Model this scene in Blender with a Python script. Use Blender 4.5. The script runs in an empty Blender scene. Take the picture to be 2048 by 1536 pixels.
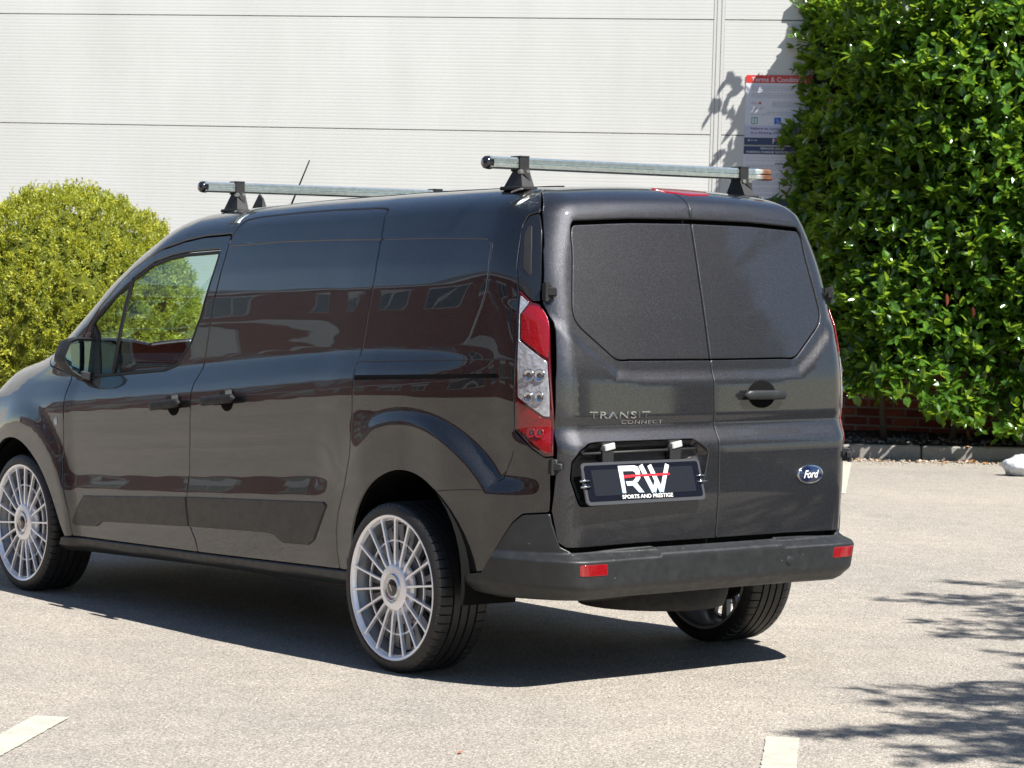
import bpy, math, random
import numpy as np
from mathutils import Vector, Matrix
from mathutils.geometry import delaunay_2d_cdt

SC = bpy.context.scene
COL = SC.collection
rng = np.random.default_rng(7)
random.seed(7)

# ------------------------------------------------------------------ camera, sky, sun, exposure
cam_d = bpy.data.cameras.new("camera")
cam = bpy.data.objects.new("camera", cam_d)
COL.objects.link(cam)
SC.camera = cam
CP = Vector((-7.8988943, 6.34545744, 1.46129222))
cd = Vector((0.7948161, -0.60561517, -0.03869922)); cr = Vector((-0.60571131, -0.79561487, 0.0105256)); cu = Vector((0.03716414, -0.01507463, 0.99919547))
cam.matrix_world = Matrix(((cr.x, cu.x, -cd.x, CP.x), (cr.y, cu.y, -cd.y, CP.y), (cr.z, cu.z, -cd.z, CP.z), (0, 0, 0, 1)))
cam_d.sensor_width = 36.0
cam_d.lens = 36.0 * 5131.313 / 2048.0
cam_d.clip_start = 0.1
cam_d.clip_end = 500.0
cam_d.dof.use_dof = True
cam_d.dof.focus_distance = 9.9
cam_d.dof.aperture_fstop = 13.0

SUN = Vector((-0.80, -0.10, 1.0)).normalized()
world = bpy.data.worlds.new("World")
SC.world = world
world.use_nodes = True
wn = world.node_tree.nodes
sky = wn.new("ShaderNodeTexSky")
sky.sky_type = 'NISHITA'
sky.sun_disc = False
sky.sun_elevation = math.asin(SUN.z)
sky.sun_rotation = math.atan2(SUN.x, SUN.y)
sky.air_density = 1.0
sky.dust_density = 0.1
sky.ozone_density = 2.0
wn["Background"].inputs["Strength"].default_value = 0.06
world.node_tree.links.new(sky.outputs[0], wn["Background"].inputs["Color"])
sl = bpy.data.lights.new("sun", 'SUN')
sl.energy = 5.0
sl.angle = math.radians(0.5)
sl.color = (1.0, 0.962, 0.91)
so = bpy.data.objects.new("sun", sl)
COL.objects.link(so)
so.rotation_euler = SUN.to_track_quat('Z', 'Y').to_euler()
so.location = (0, 0, 20)
SC.view_settings.view_transform = 'Standard'
SC.view_settings.look = 'None'
SC.view_settings.gamma = 1.0
SC.view_settings.exposure = 1.32
SC.view_settings.use_curve_mapping = False

# ------------------------------------------------------------------ materials
def mat(name, col=(.5, .5, .5), rough=.5, metal=0.0, coat=0.0, spec=.5, **kw):
    m = bpy.data.materials.new(name)
    m.use_nodes = True
    b = m.node_tree.nodes["Principled BSDF"]
    b.inputs["Base Color"].default_value = (*col, 1)
    b.inputs["Roughness"].default_value = rough
    b.inputs["Metallic"].default_value = metal
    b.inputs["Coat Weight"].default_value = coat
    b.inputs["Specular IOR Level"].default_value = spec
    for k, v in kw.items():
        b.inputs[k.replace("_", " ")].default_value = v
    return m

class NT:
    def __init__(s, m):
        s.t = m.node_tree; s.n = s.t.nodes; s.l = s.t.links; s.b = s.n.get("Principled BSDF")
    def add(s, typ, props=None, **ins):
        nd = s.n.new(typ)
        for k, v in (props or {}).items(): setattr(nd, k, v)
        for k, v in ins.items():
            key = int(k[1:]) if k[0] == 'i' and k[1:].isdigit() else k.replace("_", " ")
            if isinstance(v, bpy.types.NodeSocket): s.l.new(v, nd.inputs[key])
            else: nd.inputs[key].default_value = v
        return nd
    def coord(s, kind="Object"): return s.add("ShaderNodeTexCoord").outputs[kind]
    def noise(s, vec, scale, detail=3, rough=.5, dist=0):
        return s.add("ShaderNodeTexNoise", None, Vector=vec, Scale=scale, Detail=detail, Roughness=rough, Distortion=dist).outputs["Fac"]
    def ramp(s, fac, stops, interp='LINEAR'):
        r = s.add("ShaderNodeValToRGB", None, Fac=fac); cr_ = r.color_ramp; cr_.interpolation = interp
        while len(cr_.elements) < len(stops): cr_.elements.new(.5)
        for e, (p, c) in zip(cr_.elements, stops):
            e.position = p; e.color = (*c, 1) if len(c) == 3 else c
        return r.outputs["Color"]
    def mix(s, a, b, fac, blend='MIX'):
        nd = s.n.new("ShaderNodeMix"); nd.data_type = 'RGBA'; nd.blend_type = blend
        for i, v in ((0, fac), (6, a), (7, b)):
            if isinstance(v, bpy.types.NodeSocket): s.l.new(v, nd.inputs[i])
            else: nd.inputs[i].default_value = v if i == 0 else (*v, 1) if len(v) == 3 else v
        return nd.outputs[2]
    def math(s, op, a, b=0.0, clamp=False):
        nd = s.add("ShaderNodeMath", {"operation": op, "use_clamp": clamp}, i0=a, i1=b); return nd.outputs[0]
    def bump(s, h, strength, dist, normal=None):
        nd = s.add("ShaderNodeBump", None, Height=h, Strength=strength, Distance=dist)
        if normal is not None: s.l.new(normal, nd.inputs["Normal"])
        return nd.outputs[0]
    def set(s, key, sock): s.l.new(sock, s.b.inputs[key])

M = {}
def paint(name="grey_metallic_paint", k=1.0, cr=(.004, .022), ior=1.66, dust=.10, cw=1.0):
    m = mat(name, (.05, .05, .055), .43, .92, cw, .5, Coat_Roughness=.01, Coat_IOR=ior)
    t = NT(m); co = t.coord()
    v = t.add("ShaderNodeTexVoronoi", None, Vector=co, Scale=640.0)
    c = t.ramp(v.outputs["Color"], [(p, tuple(q * k for q in c_)) for p, c_ in ((0, (.014, .014, .0155)), (.55, (.024, .024, .0265)), (.9, (.044, .044, .049)), (1, (.095, .095, .102)))])
    d = t.noise(co, 3.0, 4, .6)
    dirt = t.ramp(d, [(.35, (0, 0, 0)), (.8, (1, 1, 1))])
    c2 = t.mix(c, (.055, .051, .046), t.math('MULTIPLY', dirt, dust))
    t.set("Base Color", c2)
    t.set("Normal", t.bump(v.outputs["Distance"], .25, .002))
    r = t.ramp(t.noise(co, 9, 5, .65), [(.3, (cr[0],) * 3), (.8, (cr[1],) * 3)])
    t.set("Coat Roughness", r)
    wv = t.noise(co, 2.3, 2, .4)
    t.set("Coat Normal", t.bump(wv, .05, .02))
    return m
M['paint'] = paint(k=.62)
M['paint2'] = paint("dusty_sunlit_paint", 1.55, (.03, .09), 1.5, .20)  # same van paint, dustier; its flakes also coloured lighter for the sunlit rear

def plastic(name, col, rough, scuff=.25, grain=900):
    m = mat(name, col, rough)
    t = NT(m); co = t.coord()
    n1 = t.noise(co, 14, 6, .7)
    c = t.mix(col, tuple(min(1, k * 2.2 + .02) for k in col), t.math('MULTIPLY', t.ramp(n1, [(.5, (0,) * 3), (.78, (1,) * 3)]), scuff))
    sp = t.add("ShaderNodeTexVoronoi", None, Vector=co, Scale=46.0)
    ch = t.math('MULTIPLY', t.ramp(sp.outputs["Distance"], [(.05, (1,) * 3), (.11, (0,) * 3)]), t.ramp(t.add("ShaderNodeSeparateColor", None, Color=sp.outputs["Color"]).outputs[0], [(.86, (0,) * 3), (.90, (1,) * 3)]))
    c = t.mix(c, (.22, .22, .21), t.math('MULTIPLY', ch, .75))
    t.set("Base Color", c)
    t.set("Normal", t.bump(t.noise(co, grain, 2), .25, .0006))
    t.set("Roughness", t.ramp(t.noise(co, 30, 4, .7), [(.3, (rough - .08,) * 3), (.75, (min(1, rough + .12),) * 3)]))
    return m
M['bumper'] = plastic("grey_black_bumper_plastic", (.0105, .0115, .0125), .46, .30)
M['clad'] = plastic("side_cladding_plastic", (.012, .0112, .0108), .40, .12)
M['black'] = plastic("black_plastic", (.005, .005, .0055), .62, .08)
M['void'] = mat("dark_inner_shell", (.004, .004, .004), .9, spec=.1)
M['under'] = plastic("dirty_underbody", (.006, .0055, .005), .8, .4, 200)
M['cabin'] = plastic("cabin_trim", (.035, .045, .045), .6, .1)
M['gloss'] = mat("gloss_black_trim", (.007, .0075, .0085), .12, coat=.6)
M['chrome'] = mat("chrome", (.48, .49, .51), .16, 1.0)
M['steel'] = mat("zinc_steel", (.55, .55, .53), .32, 1.0)

def alu():
    m = mat("silver_wheel_lacquer", (.62, .62, .63), .34, .55, .6, Coat_Roughness=.08)
    t = NT(m); co = t.coord()
    n = t.noise(co, 20, 5, .7)
    t.set("Base Color", t.ramp(n, [(.3, (.80, .79, .80)), (.7, (.93, .92, .93))]))
    return m
M['rim'] = alu()
M['rimback'] = mat("rim_inner_grey", (.20, .205, .215), .38, .6)
def bar():
    m = mat("galvanised_roof_bar", (.62, .68, .67), .26, .9)
    t = NT(m); co = t.coord()
    n = t.noise(co, 40, 4, .7)
    c = t.ramp(n, [(.3, (.48, .56, .55)), (.7, (.72, .78, .76))])
    sx = t.add("ShaderNodeSeparateXYZ", None, Vector=co).outputs["Y"]
    return m, t, c, sx
def bar_rust(y0):
    m, t, c, sx = bar()
    e = t.math('SUBTRACT', y0, sx)          # grows towards the right hand end
    nn = t.noise(t.coord(), 60, 5, .7)
    k = t.math('MULTIPLY', t.math('ADD', e, t.math('MULTIPLY', t.math('SUBTRACT', nn, .5), .10)), 22.0, True)
    rust = t.ramp(nn, [(.35, (.05, .016, .006)), (.65, (.14, .055, .02))])
    t.set("Base Color", t.mix(c, rust, k)); t.set("Metallic", t.math('SUBTRACT', .9, t.math('MULTIPLY', k, .9)))
    t.set("Roughness", t.math('ADD', .26, t.math('MULTIPLY', k, .5)))
    return m
M['barR'] = bar_rust(-.615)
m_, t_, c_, s_ = bar(); t_.set("Base Color", c_); M['bar'] = m_
M['rust'] = plastic("rusty_steel", (.07, .026, .010), .8, .6, 300)

def tyre():
    m = mat("tyre_rubber", (.010, .010, .011), .55)
    t = NT(m); co = t.coord()
    n = t.noise(co, 12, 6, .7)
    t.set("Base Color", t.ramp(n, [(.35, (.0055, .0055, .006)), (.75, (.015, .0135, .012))]))
    t.set("Normal", t.bump(t.noise(co, 260, 3), .3, .001))
    return m
M['tyre'] = tyre()

def lens(name, col, chrome=False):
    m = mat(name, col, .15, .5 if chrome else 0.0, .8, Coat_Roughness=.02)
    t = NT(m); co = t.coord()
    v = t.add("ShaderNodeTexVoronoi", {"feature": 'F1', "distance": 'CHEBYCHEV'}, Vector=co, Scale=170.0 if not chrome else 60.0)
    c = t.ramp(v.outputs["Distance"], [(0, tuple(min(1, k * 1.25) for k in col)), (.5, col), (1, tuple(k * .6 for k in col))])
    t.set("Base Color", c)
    t.set("Normal", t.bump(v.outputs["Distance"], .6 if chrome else .25, .004))
    return m
M['red'] = lens("red_lamp_lens", (.17, .001, .003))
M['red2'] = mat("red_reflector", (.20, .002, .004), .10, .0, 1.0)
M['redrim'] = mat("dark_red_lamp_edge", (.05, .002, .004), .06, .1, 1.0)
M['clear'] = lens("clear_lamp_lens", (.38, .40, .43), True)
M['bulb'] = mat("smoked_bulb", (.02, .015, .015), .1, .0, 1.0)
M['white'] = mat("white_plastic", (.52, .52, .51), .4)
M['amber'] = mat("amber_lens", (.6, .35, .18), .15, coat=.8)

def glass(name, tint, k=1.0):
    m = bpy.data.materials.new(name); m.use_nodes = True
    t = NT(m); t.n.remove(t.b)
    tr = t.add("ShaderNodeBsdfTransparent", None, Color=(*tint, 1))
    gl = t.add("ShaderNodeBsdfGlossy", None, Color=(1, 1, 1, 1), Roughness=.01)
    ge = t.add("ShaderNodeNewGeometry")
    dt = t.add("ShaderNodeVectorMath", {"operation": 'DOT_PRODUCT'}, i0=ge.outputs["Normal"], i1=ge.outputs["Incoming"])
    om = t.math('SUBTRACT', 1.0, t.math('ABSOLUTE', dt.outputs["Value"]), True)
    f = t.math('MULTIPLY', t.math('ADD', t.math('MULTIPLY', t.math('POWER', om, 5.0), .95), .045), k, True)
    mx = t.add("ShaderNodeMixShader", None, Fac=f, i1=tr.outputs[0], i2=gl.outputs[0])
    t.l.new(mx.outputs[0], t.n["Material Output"].inputs["Surface"])
    return m
M['glass'] = glass("tinted_door_glass", (.70, .84, .78), 1.3)
M['screen'] = glass("windscreen_glass", (.80, .92, .88), .7)
M['mirrorglass'] = mat("mirror_glass", (.26, .38, .40), .02, 1.0)
M['plate'] = mat("navy_plate_face", (.004, .0045, .009), .22, coat=.4)
M['plateedge'] = mat("grey_plate_edge", (.045, .047, .052), .25, coat=.5)
M['navy'] = mat("badge_navy", (.006, .012, .045), .15, .2, 1.0)
M['redprint'] = mat("red_print", (.45, .02, .03), .3)
def gradprint():
    m = mat("silver_gradient_print", (.8, .8, .8), .3)
    t = NT(m); z = t.add("ShaderNodeSeparateXYZ", None, Vector=t.coord("Generated")).outputs["Z"]
    t.set("Base Color", t.ramp(z, [(0, (.28, .38, .48)), (.45, (.42, .46, .50)), (.62, (.60, .60, .60)), (1, (.62, .62, .62))]))
    return m
M['grad'] = gradprint()

# ------------------------------------------------------------------ mesh helpers
def link(o, parent=None, **tags):
    COL.objects.link(o)
    if parent is not None: o.parent = parent
    for k, v in tags.items(): o[k] = v
    return o
def mesh_np(name, V, Fc, m=None, parent=None, smooth=False, normals=None, **tags):
    """V (n,3); Fc list of index lists or (k,3)/(k,4) array"""
    me = bpy.data.meshes.new(name)
    V = np.asarray(V, np.float32)
    if isinstance(Fc, np.ndarray):
        k, w = Fc.shape
        me.vertices.add(len(V)); me.vertices.foreach_set("co", V.ravel())
        me.loops.add(k * w); me.loops.foreach_set("vertex_index", Fc.astype(np.int32).ravel())
        me.polygons.add(k); me.polygons.foreach_set("loop_start", np.arange(0, k * w, w, dtype=np.int32))
        me.polygons.foreach_set("loop_total", np.full(k, w, dtype=np.int32))
        me.update(calc_edges=True)
    else:
        me.from_pydata(V.tolist(), [], Fc); me.update()
    if smooth: me.polygons.foreach_set("use_smooth", [True] * len(me.polygons)); me.update()
    if normals is not None: me.normals_split_custom_set_from_vertices([tuple(n) for n in normals])
    if m is not None: me.materials.append(m)
    return link(bpy.data.objects.new(name, me), parent, **tags)
def empty(name, loc=(0, 0, 0), rz=0.0, parent=None, **tags):
    o = bpy.data.objects.new(name, None); o.location = loc; o.rotation_euler = (0, 0, rz); o.empty_display_size = .1
    return link(o, parent, **tags)
class MB:
    """collects simple shapes, builds one mesh"""
    def __init__(s): s.v = []; s.f = []
    def raw(s, V, Fc):
        o = len(s.v); s.v += [tuple(p) for p in V]; s.f += [[i + o for i in f] for f in Fc]; return s
    def box(s, c, h, R=None, ch=0.0):
        x, y, z = h; b = ch
        if b <= 0:
            P = [(i * x, j * y, k * z) for i in (-1, 1) for j in (-1, 1) for k in (-1, 1)]
            Fc = [(0, 1, 3, 2), (4, 6, 7, 5), (0, 4, 5, 1), (2, 3, 7, 6), (0, 2, 6, 4), (1, 5, 7, 3)]
        else:
            P = []; idx = {}
            for i in (-1, 1):
                for j in (-1, 1):
                    for k in (-1, 1):
                        for ax in range(3):
                            q = [i * (x - b), j * (y - b), k * (z - b)]; q[ax] = (i, j, k)[ax] * h[ax]
                            idx[(i, j, k, ax)] = len(P); P.append(tuple(q))
            Fc = []
            for ax in range(3):
                o1, o2 = [a for a in range(3) if a != ax]
                for sgn in (-1, 1):
                    q = []
                    for a, c2 in ((-1, -1), (1, -1), (1, 1), (-1, 1)):
                        t = [0, 0, 0]; t[ax] = sgn; t[o1] = a; t[o2] = c2; q.append(idx[(*t, ax)])
                    Fc.append(q)
            for ax in range(3):
                o1, o2 = [a for a in range(3) if a != ax]
                for a in (-1, 1):
                    for c2 in (-1, 1):
                        q = []
                        for t0, fa in ((-1, o1), (1, o1), (1, o2), (-1, o2)):
                            t = [0, 0, 0]; t[ax] = t0; t[o1] = a; t[o2] = c2; q.append(idx[(*t, fa)])
                        Fc.append(q)
            for i in (-1, 1):
                for j in (-1, 1):
                    for k in (-1, 1): Fc.append([idx[(i, j, k, a)] for a in range(3)])
            # outward orientation
            out = []
            for f in Fc:
                p = [Vector(P[i]) for i in f]; n = (p[1] - p[0]).cross(p[2] - p[0]); cc = sum(p, Vector()) / len(p)
                out.append(f if n.dot(cc) > 0 else f[::-1])
            Fc = out
        M3 = R if R is not None else Matrix.Identity(3)
        return s.raw([tuple(M3 @ Vector(p) + Vector(c)) for p in P], Fc)
    def tube(s, pts, r, n=8, cap=True):
        pts = [Vector(p) for p in pts]; rr = r if hasattr(r, '__len__') else [r] * len(pts); V = []; Fc = []
        up = Vector((0, 0, 1))
        for i, p in enumerate(pts):
            d = (pts[min(i + 1, len(pts) - 1)] - pts[max(i - 1, 0)]).normalized()
            a = d.cross(up if abs(d.z) < .9 else Vector((1, 0, 0))).normalized(); b = d.cross(a)
            for k in range(n):
                t = 2 * math.pi * k / n; V.append(tuple(p + (a * math.cos(t) + b * math.sin(t)) * rr[i]))
        for i in range(len(pts) - 1):
            for k in range(n):
                k2 = (k + 1) % n; Fc.append((i * n + k, i * n + k2, (i + 1) * n + k2, (i + 1) * n + k))
        if cap: Fc += [list(range(n))[::-1], [(len(pts) - 1) * n + k for k in range(n)]]
        return s.raw(V, Fc)
    def prism(s, poly, T, depth):
        """poly 2D list, T(u,v,w)->3D, extruded w 0..depth"""
        n = len(poly)
        V = [T(u, v, 0) for u, v in poly] + [T(u, v, depth) for u, v in poly]
        return s.raw(V, [list(range(n))[::-1], [n + i for i in range(n)]] + [(i, (i + 1) % n, n + (i + 1) % n, n + i) for i in range(n)])
    def build(s, name, m=None, parent=None, smooth=False, **tags):
        return mesh_np(name, s.v, s.f, m, parent, smooth, **tags)
def lathe(profile, n, axis='y', amp=None):
    """profile [(r, h)], revolve about +y axis; returns V, F"""
    V = []; Fc = []; k = len(profile)
    for i in range(n):
        t = 2 * math.pi * i / n
        for j, (r, h) in enumerate(profile):
            if amp is not None: r = amp(i, j, r)
            V.append((r * math.cos(t), h, r * math.sin(t)))
    for i in range(n):
        i2 = (i + 1) % n
        for j in range(k - 1): Fc.append((i * k + j, i * k + j + 1, i2 * k + j + 1, i2 * k + j))
    return V, Fc
def smooth_by_angle(o, deg=35):
    me = o.data; me.polygons.foreach_set("use_smooth", [True] * len(me.polygons))
    try: me.set_sharp_from_angle(angle=math.radians(deg))
    except Exception: pass
# ------------------------------------------------------------------ van body surface (metres, x forward, y left, z up)
def _tab(kx,ky,lo,hi,sig,n=4001):
    g=np.linspace(lo,hi,n); v=np.interp(g,kx,ky); dx=g[1]-g[0]
    m=max(1,int(3*sig/dx)); k=np.exp(-.5*(np.arange(-m,m+1)*dx/sig)**2); k/=k.sum()
    v2=np.convolve(np.pad(v,m,mode='edge'),k,mode='valid')
    return lambda q: np.interp(q,g,v2)
def sst(a,b,x):
    t=np.clip((x-a)/(b-a),0,1); return t*t*(3-2*t)
W_PLAN=_tab([-1,-.5,-.4,-.25,-.1,0,.2,.5,1.2,2.2,2.8,3.2,3.5,3.75,4.1],[.772,.775,.798,.832,.858,.868,.882,.888,.890,.888,.884,.872,.845,.80,.70],-1,4.2,.05)
P_MID=_tab([0,.22,.27,.32,.40,.52,.60,.80,.90,.96,1.00,1.04,1.10,1.125,1.2,1.3,1.4,1.5,1.6,1.7,1.8,2],
           [-.08,-.07,-.045,-.030,-.022,-.012,-.008,-.001,.002,.002,-.003,-.014,-.046,-.053,-.058,-.064,-.075,-.093,-.122,-.158,-.20,-.30],0,2,.010)
P_REAR=_tab([0,.3,.5,.65,.85,1.03,1.2,1.4,1.5,1.6,1.7,1.8,2],[-.05,-.025,-.008,-.003,0,.013,.011,-.003,-.011,-.034,-.072,-.112,-.22],0,2,.03)
LEDGE=_tab([0,.44,.568,.582,.645,.66,.76,2],[0,0,.0015,0,-.0105,-.011,-.006,0],0,2,.004)
X_REAR=_tab([0,.3,.53,.70,.86,.893,.935,.96,1.12,1.16,1.20,1.35,1.5,1.69,1.745,1.765,1.80,2],
            [-.80,-.80,-.826,-.838,-.840,-.836,-.812,-.800,-.793,-.789,-.782,-.750,-.715,-.668,-.655,-.657,-.650,-.59],0,2,.008)
Z_TOP=_tab([-1,-.6,-.3,0,.4,1,1.5,1.8,2.0,2.15,2.25,2.33,2.42,2.56,2.8,2.96,3.08,3.26,3.34,3.42,3.50,3.62,3.75,3.88,3.97,4.05,4.3],
           [1.82,1.834,1.840,1.840,1.840,1.827,1.812,1.798,1.788,1.770,1.750,1.726,1.690,1.632,1.508,1.405,1.335,1.230,1.185,1.155,1.130,1.105,1.078,1.03,.975,.90,.6],-1,4.3,.03)
WRB=_tab([-1,-.55,-.4,-.25,-.1,0,.2,.5,4],[1,1,.83,.46,.22,.145,.03,0,0],-1,4,.06)
def zoff(x,z):
    dl=np.where(x>.2,1.4-x,1.2+.4*(.2-x))
    return np.interp(z,[0,.3,.6,1.1,1.45,1.7],[.02,.027,.06,.086,.04,0])*dl
def Wf(x,z):
    zt=z-zoff(x,z)
    wr=WRB(x)
    h=P_MID(zt)*(1-wr)+P_REAR(z)*wr
    h=h+LEDGE(zt)*sst(.35,.56,x)*(1-sst(2.54,2.68,x))
    # arch flares
    r=np.hypot(x+.05,z-.375)
    d=r-.592
    k=.02
    d2=z-.742
    m=np.where(x<-.3,np.minimum(d,d2),d)
    e=.034+.10*sst(.1,.35,x)
    f=(.017+.033*(1-sst(-.38,-.05,x)))*sst(-.74,-.48,x)*(1-.75*sst(.18,.42,x))*(1-sst(-e,e,m))
    r2=np.hypot(x-3.07,z-.35)
    f2=.024*(1-sst(-.06,.06,r2-.50))
    return W_PLAN(x)+h+np.maximum(f,f2)
def Xrf(y,z):
    ay=np.abs(y); b=1.19-z; c=(ay-.43)*.647+b*.762
    dd=np.maximum(b,c)+.5*np.exp(-((b-c)/.05)**2)*.02
    return X_REAR(z)+.05*y*y-.012*sst(.035,.085,dd)*sst(.93,1.0,z)
def Xff(y,z): return 3.97-.30*y*y-.25*np.clip(z-.55,0,1)**2
def Ztf(x,y): return Z_TOP(x+.6*y*y*sst(1.2,2.2,x))-(.07+.03*sst(-.3,.6,x))*y*y
RX,RY,RZ,RXF=.26,.15,.09,.30
def F(P):
    x,y,z=P[...,0],np.abs(P[...,1]),P[...,2]
    uy=np.maximum(0,1-(Wf(x,z)-y)/RY)
    rx=RX-(RX-.10)*sst(1.45,1.75,z)*0
    ux=np.maximum(0,1-(x-Xrf(y,z))/rx)
    uf=np.maximum(0,1-(Xff(y,z)-x)/RXF)
    uz=np.maximum(0,1-(Ztf(x,y)-z)/RZ)
    return uy*uy+ux*ux+uf*uf+uz*uz-1
def solve(O,D,tmax=1.6,n=34):
    a=np.zeros(len(O));b=np.full(len(O),tmax)
    for _ in range(n):
        m=(a+b)/2; f=F(O+D*m[:,None]); a=np.where(f<0,m,a); b=np.where(f<0,b,m)
    return O+D*((a+b)/2)[:,None]
def nrm(P):
    e=.003;g=np.empty_like(P)
    for i in range(3):
        q=P.copy();q[:,i]+=e;h=P.copy();h[:,i]-=e;g[:,i]=F(q)-F(h)
    return g/np.maximum(np.linalg.norm(g,axis=1,keepdims=True),1e-9)
Y0,AR=.45,.30
def zc(x): return np.minimum(1.55,Ztf(x,np.full_like(x,.45))-.25)
def side(uv):                      # (x,s) -> point on the left side / roof
    x,s=uv[:,0],uv[:,1];z0=zc(x);n=len(x)
    O=np.stack([x,np.full(n,Y0)*0+Y0,z0],1);D=np.zeros((n,3))
    lo=s<z0; th=np.clip((s-z0)/AR,0,1)*np.pi/2
    O[lo,2]=s[lo];O[lo,1]=0.2
    D[:,1]=np.cos(th);D[:,2]=np.sin(th)
    up=s>z0+AR
    O[up,1]=Y0-(s-z0-AR)[up]
    return solve(O,D)
XB,ZB,AB=-.30,1.60,.25
def rear(uv):                      # (y,s) -> point on the rear
    y,s=uv[:,0],uv[:,1];n=len(y)
    O=np.stack([np.full(n,XB),y,np.minimum(s,ZB)],1);D=np.zeros((n,3))
    th=np.clip((s-ZB)/AB,0,1)*np.pi/2
    D[:,0]=-np.cos(th);D[:,2]=np.sin(th)
    up=s>ZB+AB
    O[up,0]=XB+(s-ZB-AB)[up]
    return solve(O,D)
def wrap(uv):                      # (a,z) a=angle*0.8 about (-.2,0) from straight back
    a,z=uv[:,0]/.8,uv[:,1];n=len(a)
    O=np.stack([np.full(n,-.2),np.zeros(n),z],1)
    D=np.stack([-np.cos(a),np.sin(a),np.zeros(n)],1)
    return solve(O,D,2.0)

def inpoly(P, poly):
    x, y = P[:, 0], P[:, 1]; r = np.zeros(len(P), bool); n = len(poly)
    for i in range(n):
        x1, y1 = poly[i]; x2, y2 = poly[(i + 1) % n]
        if y1 == y2: continue
        c = ((y1 > y) != (y2 > y)) & (x < (x2 - x1) * (y - y1) / (y2 - y1) + x1); r ^= c
    return r
def fillet(poly, r=.012):
    """poly of (x,y[,r]) -> dense polyline with rounded corners"""
    out = []; n = len(poly)
    for i in range(n):
        p = Vector(poly[i][:2]); a = Vector(poly[i - 1][:2]); b = Vector(poly[(i + 1) % n][:2])
        rr = poly[i][2] if len(poly[i]) > 2 else r
        da, db = (a - p), (b - p)
        if rr <= 0 or da.length < 1e-6 or db.length < 1e-6: out.append(tuple(p)); continue
        ang = da.angle(db)
        if ang > math.radians(172): out.append(tuple(p)); continue
        t = min(rr / math.tan(ang / 2), da.length * .48, db.length * .48)
        p0 = p + da.normalized() * t; p1 = p + db.normalized() * t
        k = max(2, int(t / .006) + 2); k = min(k, 8)
        for j in range(k + 1):
            s = j / k; out.append(tuple(p0 * (1 - s) ** 2 + p * 2 * s * (1 - s) + p1 * s * s))
    return out
def resample(poly, d):
    out = []; n = len(poly)
    for i in range(n):
        a = np.array(poly[i]); b = np.array(poly[(i + 1) % n]); L = np.linalg.norm(b - a)
        k = max(1, int(math.ceil(L / d)))
        for j in range(k):
            if L > 1e-6: out.append(a + (b - a) * j / k)
    return np.array(out)
def area(p): x, y = p[:, 0], p[:, 1]; return .5 * np.sum(x * np.roll(y, -1) - y * np.roll(x, -1))
def inset(p, d):
    a = p - np.roll(p, 1, 0); b = np.roll(p, -1, 0) - p
    a /= np.linalg.norm(a, axis=1, keepdims=True) + 1e-12; b /= np.linalg.norm(b, axis=1, keepdims=True) + 1e-12
    na = np.stack([-a[:, 1], a[:, 0]], 1); nb = np.stack([-b[:, 1], b[:, 0]], 1)
    m = na + nb; L = np.linalg.norm(m, axis=1, keepdims=True); m /= L + 1e-9
    k = np.clip(1 / np.maximum(np.sum(m * na, axis=1, keepdims=True), .35), 1, 2)
    return p + m * d * k
def fdn(mp, uv, e=.0015):
    du = mp(uv + [e, 0]) - mp(uv - [e, 0]); dv = mp(uv + [0, e]) - mp(uv - [0, e])
    n = np.cross(du, dv); return n / (np.linalg.norm(n, axis=1, keepdims=True) + 1e-12)
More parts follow.
